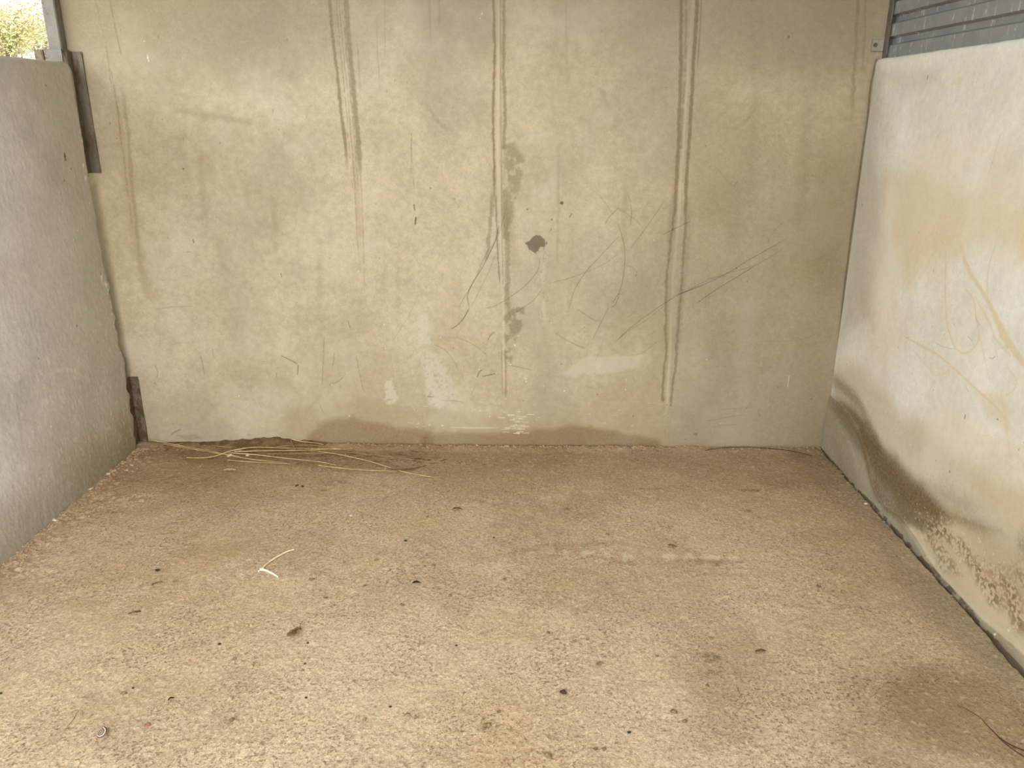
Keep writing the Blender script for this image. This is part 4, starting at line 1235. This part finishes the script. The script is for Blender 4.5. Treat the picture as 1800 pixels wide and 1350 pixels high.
STRAW = [
    ([(262, 777, .012), (330, 787), (405, 799), (440, 806), (500, 813)], 'straw', 1.8, 'long pale straw running from the foot of the steel angle to the right', 'straw'),
    ([(285, 782), (350, 791, .008), (400, 799, .012), (430, 805, .008), (478, 811)], 'straw', 1.5, 'thin straw lying close beside the longest stalk near the steel angle', 'straw'),
    ([(328, 803), (352, 804, .006), (378, 801, .012), (404, 793, .020), (430, 788, .022), (455, 786, .020), (520, 788, .01), (600, 790)], 'straw', 2.2, 'curved straw with an upturned left end at the left of the heap', 'straw'),
    ([(372, 785), (420, 788), (480, 789), (520, 790)], 'straw_dull', 1.6, 'dull straw pressed against the mud crust behind the heap', 'straw'),
    ([(412, 793, .014), (470, 792, .016), (530, 791, .012), (620, 790)], 'straw', 2.0, 'straight level straw through the middle of the heap', 'straw'),
    ([(400, 795, .006), (450, 799, .008), (500, 805, .010), (560, 812, .008), (590, 817)], 'straw', 2.1, 'bright straw slanting down under the bent reed', 'straw'),
    ([(400, 808), (440, 811), (510, 815)], 'straw', 1.7, 'separate straw lying in front of the heap', 'straw'),
    ([(560, 818), (600, 822), (650, 826), (697, 828)], 'straw', 2.0, 'pale straw continuing low in front of the right half of the heap', 'straw'),
    ([(470, 798, .010), (540, 797, .012), (600, 796, .010)], 'straw_dull', 1.5, 'dusty straw crossing the heap at its middle height', 'straw'),
    ([(560, 793, .012), (600, 800, .010), (650, 811, .008), (700, 826, .006), (740, 835), (765, 839)], 'straw', 2.0, 'long straw reaching furthest forward at the right end of the heap', 'straw'),
    ([(580, 792, .008), (630, 797, .008), (700, 804), (760, 812), (810, 817)], 'straw_dull', 1.4, 'thin faint straw trailing away to the right behind the others', 'straw'),
    ([(480, 786, .012), (540, 784, .014), (600, 790, .008), (660, 804)], 'straw_dull', 1.6, 'dusty straw arching over the back of the heap', 'straw'),
    ([(513, 772, .030), (530, 776, .024), (552, 781, .016), (569, 784, .012)], 'straw', 1.9, 'short straw propped on the mud crust above the heap', 'straw'),
    ([(511, 773, .032), (516, 785, .022), (523, 794, .016), (530, 798, .010)], 'straw_dull', 1.5, 'dark thin stem hanging from the propped short straw', 'straw'),
    ([(538, 788, .014), (541, 802, .012), (552, 812, .008), (565, 818)], 'straw_dull', 1.2, 'fine curved stem looping down to the front straw', 'straw'),
    ([(585, 783, .008), (610, 778, .010), (640, 777, .008)], 'straw_dull', 1.4, 'short curved stem touching the damp foot of the back wall', 'straw'),
    ([(680, 822), (705, 826, .008), (730, 822), (752, 817)], 'fibre', 1.6, 'dark crooked twig at the right end of the straw heap', 'twig'),
]
for k, (pts, m, r_, lab, cat) in enumerate(STRAW):
    bm = bmesh.new()
    tube(bm, floor_path(pts, lift=0.004), r_ * 0.001, 6, taper=lambda t: 1.0 - 0.45 * t)
    o = link('dry_twig' if cat == 'twig' else 'straw_stalk', bm, M[m], smooth=True)
    tag(o, lab, cat, 'dry stalks heaped by the back wall' if cat == 'straw' else None)

# small dry litter under the straw: uncountable
bm = bmesh.new()
rr = random.Random(31)
for k in range(260):
    t = rr.random()
    q = G(300 + 470 * t + rr.gauss(0, 20), 788 + 26 * t + rr.gauss(0, 9), 0.0)
    q[2] = floor_z(q[0], q[1]) + 0.002
    an = rr.gauss(0, 0.5); L = rr.uniform(0.008, 0.045)
    d = np.array([math.cos(an), math.sin(an), rr.uniform(-.05, .05)])
    tube(bm, [q, q + d * L * .5 + Z * 0.001, q + d * L], rr.uniform(0.0004, 0.0009), 4)
lit = link('straw_litter', bm, M['fibre'])
tag(lit, 'fine dark chaff and broken stems strewn under the straw heap', 'litter', kind='stuff')


def lump(bm, c, sx, sy, sz, seed, rough=0.25, sub=2, rot=0.0):
    r_ = bmesh.ops.create_icosphere(bm, subdivisions=sub, radius=1.0)
    rn = random.Random(seed)
    off = (rn.uniform(0, 50), rn.uniform(0, 50), rn.uniform(0, 50))
    from mathutils import noise as mn
    ca, sa = math.cos(rot), math.sin(rot)
    for q in r_['verts']:
        d = q.co.normalized()
        k = 1 + rough * mn.noise(Vector((d.x * 1.6 + off[0], d.y * 1.6 + off[1], d.z * 1.6 + off[2]))) * 1.6 + rough * 0.5 * mn.noise(Vector((d.x * 4 + off[1], d.y * 4 + off[2], d.z * 4 + off[0])))
        x, y, zz = d.x * k * sx, d.y * k * sy, max(d.z, -0.55) * k * sz
        q.co = Vector((c[0] + x * ca - y * sa, c[1] + x * sa + y * ca, c[2] + zz))


# mud crust ridge on the back wall foot, left of centre: one continuous caked body
bm = bmesh.new()
NX, NY = 260, 12
ua0, ua1 = float(np.dot(G(290, 780) - A, Ub)), float(np.dot(G(592, 783) - A, Ub))
grid = []
for i in range(NX + 1):
    t = i / NX
    ux = ua0 + (ua1 - ua0) * t
    px = 290 + 302 * t
    hh = np.interp(px, [290, 330, 345, 380, 400, 430, 445, 465, 490, 520, 545, 570, 592], [.004, .010, .009, .010, .020, .022, .027, .036, .031, .024, .020, .012, .003])
    hh *= 0.75 + 0.5 * float(fbm(np.array([ux]), np.array([0.3]), 22, 3, 88)[0])
    ww = 0.035 + hh * 1.6
    row = []
    for j in range(NY + 1):
        s = j / NY
        zz = hh * (1 - s) ** 0.7 * (1 + 0.5 * (float(fbm(np.array([ux]), np.array([s * ww * 3]), 40, 3, 89)[0]) - 0.5)) + 0.002
        if j == NY: zz = -0.006
        p = A + Ub * ux + Nb * (s * ww + 0.0015)
        row.append(bm.verts.new(Vector((p[0], p[1], zz))))
    grid.append(row)
for i in range(NX):
    for j in range(NY):
        bm.faces.new([grid[i][j], grid[i + 1][j], grid[i + 1][j + 1], grid[i][j + 1]])
bmesh.ops.recalc_face_normals(bm, faces=bm.faces)
crust = link('mud_crust', bm, M['mud'], smooth=True)
tag(crust, 'brown crust of caked mud along the foot of the back wall behind the straw', 'mud', kind='stuff')

# crumbs of mortar and gravel along the three walls: uncountable
bm = bmesh.new()
rr = random.Random(91)
for k in range(420):       # back wall
    px = rr.uniform(610, 1440)
    s = rr.uniform(0.0015, 0.0055)
    q = A + Ub * float(np.dot(G(px, 785) - A, Ub)) + Nb * (0.012 + abs(rr.gauss(0, 0.012)))
    lump(bm, (q[0], q[1], floor_z(q[0], q[1]) + s * .3), s * rr.uniform(1, 1.9), s, s * .75, k, sub=1, rot=rr.uniform(0, 3))
cr1 = link('mortar_crumbs', bm, M['clod_l'] if 'clod_l' in M else simple('sandy_crumb', lin(190, 160, 122), lin(160, 130, 94), 60))
tag(cr1, 'sandy mortar crumbs along the foot of the back wall', 'crumbs', kind='stuff')
bm = bmesh.new()
for k in range(560):       # left wall
    t = rr.random() ** 1.3
    d = abs(rr.gauss(0, 0.035)) + 0.004
    q = La + Ul * (0.02 + 1.3 * t) + Nl * d
    s = rr.uniform(0.0015, 0.006)
    lump(bm, (q[0], q[1], floor_z(q[0], q[1]) + s * .3), s * rr.uniform(1, 1.8), s, s * .7, k + 900, sub=1, rot=rr.uniform(0, 3))
cr2 = link('loose_gravel', bm, bpy.data.materials['sandy_crumb'])
tag(cr2, 'sandy grit gathered along the foot of the left wall', 'gravel', kind='stuff')
bm = bmesh.new()
for k in range(330):       # right wall
    t = rr.random() ** 1.6
    d = abs(rr.gauss(0, 0.022)) + 0.012
    q = Ra + Ur * (0.0 + 1.4 * t) + Nr * d
    s = rr.uniform(0.0013, 0.0042)
    lump(bm, (q[0], q[1], floor_z(q[0], q[1]) + s * .3), s * rr.uniform(1, 1.6), s, s * .7, k + 2900, sub=1, rot=rr.uniform(0, 3))
cr3 = link('mortar_grit', bm, simple('grey_crumb', lin(150, 134, 106), lin(120, 104, 78), 60))
tag(cr3, 'greyish mortar grit in the crack along the right wall', 'gravel', kind='stuff')

# individual lumps: (px, py, half width mm, kind, name, label)
L_ = [
    (522, 853, 7, 'dark_clod', 'soil_crumb', 'left one of the pair of dark crumbs in front of the straw heap'),
    (532, 854, 7, 'dark_clod', 'soil_crumb', 'right one of the pair of dark crumbs in front of the straw heap'),
    (713, 951, 6, 'dark_clod', 'soil_crumb', 'dark crumb just behind the left end of the row of chalky spots'),
    (661, 986, 7, 'clod', 'soil_clod', 'round brown clod to the right of the pale bent stalk'),
    (762, 995, 7, 'clod', 'soil_clod', 'round brown clod just in front of the left end of the chalky spots'),
    (547, 1020, 8, 'clod', 'soil_clod', 'dark brown double clod just right of the tip of the pale bent stalk'),
    (641, 1030, 6, 'clod', 'soil_clod', 'small brown clod midway between the double clod and the dark leaf bit'),
    (771, 1036, 5, 'clod', 'soil_clod', 'small brown clod just right of the dark leaf bit'),
    (791, 1047, 7, 'clod', 'soil_clod', 'brown clod in front of and right of the dark leaf bit'),
    (707, 1063, 8, 'clod', 'soil_clod', 'large flat brown clod in front of the dark leaf bit'),
    (571, 1053, 6, 'clod', 'soil_clod', 'brown clod in front of the double clod near the pale bent stalk'),
    (541, 1131, 4, 'dark_clod', 'soil_crumb', 'black crumb right beside the crumpled dry leaf'),
    (802, 1134, 4, 'dark_clod', 'soil_crumb', 'lone black crumb right of the grey-brown pebble in mid floor'),
    (725, 1144, 7, 'pebble_b', 'pebble', 'grey-brown pebble alone in the middle of the floor'),
    (536, 1168, 4, 'dark_clod', 'soil_crumb', 'black crumb in front of the crumpled dry leaf'),
    (532, 1180, 5, 'clod', 'soil_clod', 'small brown clod close in front of the black crumb below the dry leaf'),
    (538, 1228, 4, 'dark_clod', 'soil_crumb', 'black crumb furthest forward of those in line below the dry leaf'),
    (686, 1243, 4, 'dark_clod', 'soil_crumb', 'black crumb near the front centre left of the curved brown clod'),
    (641, 1265, 7, 'clod', 'soil_clod', 'brown clod near the front, lower left of the curved brown clod'),
    (716, 1257, 8, 'clod', 'soil_clod', 'curved brown clod near the front centre of the floor'),
    (877, 1253, 6, 'clod', 'soil_clod', 'round brown clod close behind the biggest front clod'),
    (857, 1278, 10, 'clod', 'soil_clod', 'biggest brown clod at the front centre in a brown smudge'),
    (572, 1215, 5, 'pebble_b', 'pebble', 'small tan pebble between the dry leaf and the front edge'),
    (887, 1018, 6, 'clod', 'soil_clod', 'flat brown clod in front of the fading middle chalky spots'),
    (868, 944, 4, 'dark_clod', 'soil_crumb', 'black crumb behind the chalky spots in mid floor'),
    (751, 908, 5, 'clod', 'soil_clod', 'small brown clod far back in the middle of the floor'),
    (1068, 940, 8, 'clod', 'soil_clod', 'brown clod just behind the middle of the row of chalky spots'),
    (997, 893, 6, 'clod', 'soil_clod', 'small brown clod far back right of the floor centre'),
    (1053, 1165, 9, 'clod', 'soil_clod', 'brown clod in a dark smudge right of the floor centre'),
    (990, 1217, 9, 'dark_clod', 'soil_clod', 'near-black clod with brown rim near the front right of centre'),
    (963, 1330, 9, 'clod', 'soil_clod', 'brown clod at the very front edge right of centre'),
    (1185, 1251, 9, 'clod', 'soil_clod', 'flat brown clod, back one of two near the front right'),
    (1204, 1268, 8, 'clod', 'soil_clod', 'flat brown clod, front one of two near the front right'),
    (1155, 1153, 6, 'clod', 'soil_clod', 'pale brown clod between the dark smudge and the long brown smear'),
    (1047, 1317, 6, 'clod', 'soil_clod', 'left one of the pair of clods at the front edge'),
    (1062, 1317, 6, 'clod', 'soil_clod', 'right one of the pair of clods at the front edge'),
    (1106, 1288, 5, 'dark_clod', 'soil_crumb', 'dark crumb behind and right of the front edge pair'),
    (963, 1111, 6, 'clod', 'soil_clod', 'reddish brown clod in the centre of the floor'),
    (1243, 1205, 6, 'clod', 'soil_clod', 'round dark brown clod below the long brown smear'),
    (1439, 1030, 8, 'clod', 'soil_clod', 'reddish brown clod alone in the right part of the floor'),
    (412, 1158, 7, 'clod', 'soil_clod', 'brown clod left of the crumpled dry leaf, back one of two'),
    (442, 1171, 7, 'pebble_b', 'pebble', 'tan pebble left of the crumpled dry leaf, front one of two'),
    (218, 1220, 8, 'clod', 'soil_clod', 'brown clod behind the striped snail shell'),
    (234, 1210, 4, 'dark_clod', 'soil_crumb', 'black crumb touching the clod behind the snail shell'),
    (386, 1133, 5, 'dark_clod', 'soil_crumb', 'dark crumb in the left part of the floor above the brown clod'),
    (277, 1003, 7, 'dark_clod', 'soil_crumb', 'dark brown crumb in the left part of the floor near the left wall'),
    (307, 1022, 6, 'clod', 'soil_clod', 'flat brown clod just right of the dark crumb near the left wall'),
    (259, 1275, 8, 'red', 'soil_clod', 'reddish clod right of the striped snail shell'),
    (407, 1268, 8, 'clod', 'soil_clod', 'flat brown clod at the left front right of the reddish clod'),
    (1, 1220, 5, 'dark_clod', 'soil_crumb', 'black crumb at the far left front of the floor'),
    (404, 801, 10, 'pebble', 'pebble', 'whitish stone under the crossing of the straw stalks'),
    (436, 800, 9, 'pebble', 'pebble', 'whitish angular stone in the straw right of the crossing'),
    (1479, 828, 8, 'pebble', 'pebble', 'white pebble at the foot of the right wall nearest the back corner'),
    (1490, 850, 7, 'pebble_b', 'pebble', 'tan pebble at the foot of the right wall between two white ones'),
    (1522, 887, 8, 'pebble', 'pebble', 'white pebble at the foot of the right wall in the middle of three'),
    (1554, 917, 9, 'grey', 'pebble', 'grey pebble in the crack at the foot of the right wall'),
    (617, 906, 6, 'pebble', 'pebble', 'small white chip lying alone behind the middle of the floor'),
    (199, 830, 13, 'pebble_b', 'pebble', 'pinkish tan stone against the foot of the left wall'),
    (191, 836, 9, 'pebble', 'pebble', 'pale stone tucked in front of the tan stone by the left wall'),
    (160, 862, 7, 'pebble', 'pebble', 'pale stone against the left wall, forward of the tan stone'),
    (97, 917, 10, 'pebble', 'pebble', 'long pale stone against the left wall above the broken floor patch'),
]
M['pebble_b'] = simple('tan_pebble', lin(186, 154, 116), lin(150, 122, 90), 50)
M['grey'] = simple('grey_pebble', lin(166, 162, 150), lin(140, 134, 120), 50)
M['red'] = simple('reddish_soil', lin(160, 106, 70), lin(138, 92, 60), 60)
for k, (x, y, hw, m, nm, lab) in enumerate(L_):
    q = G(x, y)
    s = hw * 0.001
    rn = random.Random(k * 3 + 1)
    asp = rn.uniform(0.6, 0.8)
    q[2] = floor_z(q[0], q[1]) + s * 0.22
    bm = bmesh.new()
    lump(bm, (q[0], q[1], q[2]), s * (1.35 if hw > 8 and 'stone' in lab else 1.0), s * asp, s * (0.5 if 'flat' in lab else 0.62), k + 40, rough=0.32, sub=3, rot=rn.uniform(-0.5, 0.9))
    if 'double' in lab:
        lump(bm, (q[0] + s * 1.1, q[1] + 0.002, q[2]), s * .6, s * .5, s * .5, k + 400, rough=0.3, sub=2)
    o = link(nm, bm, M[m], smooth=True)
    cat = 'pebble' if nm == 'pebble' else ('dirt crumb' if nm == 'soil_crumb' else 'dirt clod')
    grp = {'pebble': 'loose stones on the floor', 'dirt crumb': 'dark crumbs scattered on the floor', 'dirt clod': 'brown dirt clods scattered on the floor'}[cat]
    tag(o, lab, cat, grp)


def flat_leaf(name, px, py, L, W, rot, mat, label, cat, seed=1, curl=0.004, crumple=0.002):
    q = G(px, py)
    bm = bmesh.new()
    rn = random.Random(seed)
    n, m = 12, 5
    rows = []
    ca, sa = math.cos(rot), math.sin(rot)
    for i in range(n + 1):
        t = i / n
        w = W * math.sin(math.pi * (0.06 + 0.9 * t)) ** 0.8 * rn.uniform(0.75, 1.1)
        row = []
        for j in range(m):
            s = j / (m - 1) * 2 - 1
            x, y = (t - 0.5) * L, s * w / 2
            zz = abs(s) * curl + curl * math.sin(t * 3.1) + rn.uniform(0, crumple) + 0.002
            X_, Y_ = q[0] + x * ca - y * sa, q[1] + x * sa + y * ca
            row.append(bm.verts.new(Vector((X_, Y_, floor_z(X_, Y_) + zz))))
        rows.append(row)
    for i in range(n):
        for j in range(m - 1):
            bm.faces.new([rows[i][j], rows[i + 1][j], rows[i + 1][j + 1], rows[i][j + 1]])
    bmesh.ops.solidify(bm, geom=bm.faces, thickness=0.0006)
    o = link(name, bm, mat)
    tag(o, label, cat)
    return o


flat_leaf('leaf_scrap', 732, 1026, 0.026, 0.010, 0.1, M['dark_clod'], 'small dark curled leaf bit in the middle of the floor', 'dry leaf', 3)
flat_leaf('leaf_scrap', 301, 1231, 0.016, 0.006, 0.6, M['dark_clod'], 'tiny black curled leaf bit at the left front of the floor', 'dry leaf', 4)
flat_leaf('leaf_scrap', 237, 1079, 0.038, 0.006, 0.45, M['leafdry'], 'narrow brown leaf blade lying in the left part of the floor', 'dry leaf', 5)
flat_leaf('leaf_scrap', 277, 1028, 0.036, 0.005, 0.6, M['leafdry'], 'thin dull leaf blade behind the narrow brown one on the left', 'dry leaf', 6)
flat_leaf('leaf_scrap', 804, 896, 0.040, 0.007, -0.2, M['clod'], 'dusty brown leaf bit far back in mid floor', 'dry leaf', 7)
flat_leaf('leaf_scrap', 1337, 1146, 0.034, 0.008, 0.1, M['clod'], 'flat brown leaf bit right of the long brown smear', 'dry leaf', 8)
flat_leaf('leaf_scrap', 1182, 962, 0.034, 0.006, -0.5, M['clod'], 'small brown sliver behind the right chalky spots', 'dry leaf', 9)
sc = flat_leaf('torn_scrap', 404, 827, 0.058, 0.020, 0.05, M['scrap'], 'torn whitish scrap lying in front of the straw heap', 'scrap', 10, 0.003, 0.004)

# crumpled dry leaf tuft
root = empty('crumpled_leaf', tuple(G(520, 1116)))
tag(root, 'crumpled dry brown leaf with pale edges in mid floor on the left', 'dry leaf')
for k, (dx, dy, L, W, rot, m) in enumerate(((-6, 3, .030, .014, .5, 'leafdry'), (3, -2, .030, .012, .9, 'leafdry'), (8, -6, .020, .004, 1.5, 'bleached'))):
    o = flat_leaf('leaf_lobe' if k < 2 else 'leaf_stem', 520 + dx, 1116 + dy, L, W, rot, M[m], 'x', 'x', 20 + k, 0.008, 0.005)
    del o['label']; del o['category']
    o.parent = root
    o.matrix_parent_inverse = Matrix.Translation(root.location).inverted()

# pale bent stalk with a knuckle
root = empty('bent_stalk', tuple(G(460, 1000)))
tag(root, 'bleached bent plant stalk with a knobbly joint lying on the left of the floor', 'stalk')
bm = bmesh.new()
tube(bm, floor_path([(462, 998, .008), (474, 987, .007), (490, 977, .006), (506, 969, .006), (517, 966, .005)], follow=False), 0.0030, 8)
link('long_segment', bm, M['bleached'], root, True)['label'] = 'long straight yellowish piece'
bm = bmesh.new()
tube(bm, floor_path([(459, 1001, .007), (468, 1003, .007), (479, 1008, .006), (489, 1014, .005)], follow=False), 0.0046, 8, taper=lambda t: 1.0 - 0.25 * t)
link('short_segment', bm, M['scrap'], root, True)['label'] = 'short whiter curved piece'
bm = bmesh.new()
q = G(460, 1001, .007)
lump(bm, q, 0.007, 0.006, 0.006, 5, rough=0.35, sub=3)
q2 = G(455, 1004, .005)
lump(bm, q2, 0.003, 0.004, 0.004, 6, rough=0.35, sub=2)
link('joint', bm, M['scrap'], root, True)

# striped snail shell: a swept growing coil
bm = bmesh.new()
q0 = G(180, 1292)
q0[2] = floor_z(q0[0], q0[1])
turns, N_, K_ = 3.4, 110, 16
rows = []
uvl = bm.verts.layers.float_color.new('band')
for i in range(N_ + 1):
    t = i / N_
    th = 2 * math.pi * turns * t
    g = math.exp(2.1 * (t - 1))
    R_, r_ = 0.0105 * g, 0.0074 * g
    cz = 0.0075 + (1 - g) * 0.0055
    row = []
    for k in range(K_):
        p = 2 * math.pi * k / K_
        rad = R_ + r_ * math.cos(p)
        row.append(bm.verts.new((rad * math.cos(th), rad * math.sin(th), cz + r_ * 0.85 * math.sin(p))))
    rows.append(row)
for i in range(N_ + 1):
    for k in range(K_):
        b_ = 1.0 if k in (1, 2, 4, 5, 6) else 0.0
        rows[i][k][uvl] = (b_, b_, b_, 1)
for i in range(N_):
    for k in range(K_):
        bm.faces.new([rows[i][k], rows[i][(k + 1) % K_], rows[i + 1][(k + 1) % K_], rows[i + 1][k]])
bm.faces.new(rows[0][::-1])
bmesh.ops.recalc_face_normals(bm, faces=bm.faces)
bm.transform(Matrix.Rotation(math.radians(28), 4, 'X') @ Matrix.Rotation(math.radians(-60), 4, 'Z'))
zmin = min(w.co.z for w in bm.verts)
bm.transform(Matrix.Translation(Vector((q0[0], q0[1], q0[2] - zmin))))
n = NT('striped_shell')
ba = n.attr('band')[0]
cc = n.mix(n.rng(ba, 0.35, 0.65), lin(196, 178, 150), lin(96, 74, 62))
cc = n.scale(cc, n.rng(n.noise(300, 3), 0.25, 0.75, 0.85, 1.1))
ms = n.done(cc, rough=0.45, spec=0.4)
snail = link('snail_shell', bm, ms, smooth=True)
tag(snail, 'small brown and cream striped snail shell at the left front of the floor', 'snail shell')

# thin things
bm = bmesh.new()
tube(bm, floor_path([(1683, 1238), (1700, 1246), (1722, 1260), (1738, 1277), (1760, 1298), (1785, 1312), (1830, 1330)], .003), 0.0013, 6, taper=lambda t: 0.4 + 0.9 * t)
tube(bm, floor_path([(1738, 1277), (1765, 1304), (1790, 1322), (1830, 1345)], .003), 0.0011, 6)
tag(link('dry_twig', bm, M['fibre'], smooth=True), 'thin dark forked twig at the lower right corner of the floor', 'twig')
bm = bmesh.new()
tube(bm, smooth_path([G(x, y, z_) for x, y, z_ in ((1239, 792, .008), (1267, 787, .014), (1319, 786, .016), (1361, 789, .012), (1394, 793, .008), (1428, 801, .006))], 6), 0.0016, 6)
tag(link('root_fibre', bm, M['fibre'], smooth=True), 'dark wiry root along the foot of the back wall near the right corner', 'root')
bm = bmesh.new()
tube(bm, floor_path([(91, 1280), (100, 1284), (112, 1283), (122, 1272), (130, 1263), (134, 1253), (140, 1249), (145, 1254), (144, 1258)], .003), 0.0010, 6)
tag(link('root_fibre', bm, M['straw_dull'], smooth=True), 'fine looped root fibre left of the striped snail shell', 'root')

# ================================================================== OUTSIDE beyond the left wall
def noise_hill(x, y):
    s = sstep(7.0, 15.0, np.array(-x * 0.75 + y * 0.65))
    return -0.25 + 2.55 * float(s)


bm = bmesh.new()
NX, NY = 46, 46
rows = []
for i in range(NX + 1):
    row = []
    for j in range(NY + 1):
        x = -2.6 - 37 * (i / NX) ** 1.3
        y = -10 + 60 * (j / NY)
        zz = noise_hill(x, y) + 0.25 * (float(fbm(np.array([x]), np.array([y]), 0.4, 3, 5)[0]) - 0.5)
        row.append(bm.verts.new((x, y, zz)))
    rows.append(row)
for i in range(NX):
    for j in range(NY):
        bm.faces.new([rows[i][j], rows[i][j + 1], rows[i + 1][j + 1], rows[i + 1][j]])
bmesh.ops.recalc_face_normals(bm, faces=bm.faces)
for f in bm.faces:
    if f.normal.z < 0: f.normal_flip()
M['grass'] = simple('dry_green_grass', lin(176, 186, 110), lin(196, 186, 128), 3, detail=8, bump=0.8, dist=0.05)
hill = link('hillside', bm, M['grass'], smooth=True)
tag(hill, 'pale green grassy slope outside beyond the left wall', 'hillside', kind='structure')
bm = bmesh.new()
bmesh.ops.create_grid(bm, x_segments=2, y_segments=2, size=30)
bmesh.ops.translate(bm, vec=(0, 0, -0.30), verts=bm.verts)
M['yard'] = simple('dusty_yard', lin(186, 168, 136), lin(170, 152, 120), 2, detail=8)
yard = link('ground', bm, M['yard'])
tag(yard, 'dusty open ground around the stall', 'ground', kind='structure')

M['leaf_y'] = simple('yellow_green_leaves', lin(186, 170, 118), lin(160, 154, 110), 4)
M['leaf_g'] = simple('grey_green_leaves', lin(140, 146, 112), lin(156, 156, 122), 4)
M['leaf_b'] = simple('grey_brown_twigs', lin(160, 150, 140), lin(146, 138, 126), 4)
M['bark'] = simple('grey_bark', lin(150, 128, 104), lin(120, 100, 80), 8)


def bush(px, py, dist, wid, hei, mat, label, cat, seed):
    r_ = ray(px, py)
    k = dist / math.hypot(r_[0], r_[1])
    p = CAM + r_ * k
    gz = noise_hill(p[0], p[1]) - 0.1
    root = empty('shrub', (p[0], p[1], gz))
    tag(root, label, cat, 'shrubs on the slope outside')
    rn = random.Random(seed)
    bm = bmesh.new()
    tips = []
    for b in range(9):
        an, ti = rn.uniform(0, 6.28), rn.uniform(0.1, 0.8)
        end = np.array([p[0] + math.cos(an) * wid * .5 * ti, p[1] + math.sin(an) * wid * .5 * ti, gz + hei * rn.uniform(.55, .95)])
        mid_ = np.array([p[0], p[1], gz]) * .5 + end * .5 + np.array([rn.uniform(-.1, .1), rn.uniform(-.1, .1), 0.1])
        tube(bm, smooth_path([np.array([p[0], p[1], gz - .05]), mid_, end], 4), 0.028, 5, taper=lambda t: 1 - .75 * t)
        tips += [mid_, end]
    br = link('branches', bm, M['bark'], root)
    bm = bmesh.new()
    for k2 in range(4600):
        c = tips[rn.randrange(len(tips))]
        d = np.array([rn.gauss(0, wid * .16), rn.gauss(0, wid * .16), rn.gauss(0, hei * .13)])
        c = c + d
        s = rn.uniform(.014, .034)
        a1 = unit(np.array([rn.gauss(0, 1), rn.gauss(0, 1), rn.gauss(0, .6)]))
        a2 = unit(np.cross(a1, np.array([rn.gauss(0, 1), rn.gauss(0, 1), rn.gauss(0, 1)])))
        bm.faces.new([bm.verts.new(Vector(c + a1 * s)), bm.verts.new(Vector(c + a2 * s * .4)), bm.verts.new(Vector(c - a1 * s)), bm.verts.new(Vector(c - a2 * s * .4))])
    link('foliage', bm, mat, root)


bush(6, 76, 15.0, 1.2, 0.88, M['leaf_y'], 'yellow-green shrub outside at the far left picture edge', 'shrub', 1)
bush(44, 84, 12.6, 0.9, 0.75, M['leaf_y'], 'bright yellow shrub outside just left of the steel upright', 'shrub', 2)
bush(70, 80, 17.5, 1.4, 1.15, M['leaf_b'], 'grey-brown bare shrub behind the steel upright', 'shrub', 3)
bush(20, 94, 10.8, 0.7, 0.45, M['leaf_g'], 'low grey-green shrub just above the left wall top', 'shrub', 4)
bush(26, 66, 21.0, 1.8, 1.35, M['leaf_b'], 'tall hazy grey shrub at the top of the slope', 'shrub', 6)
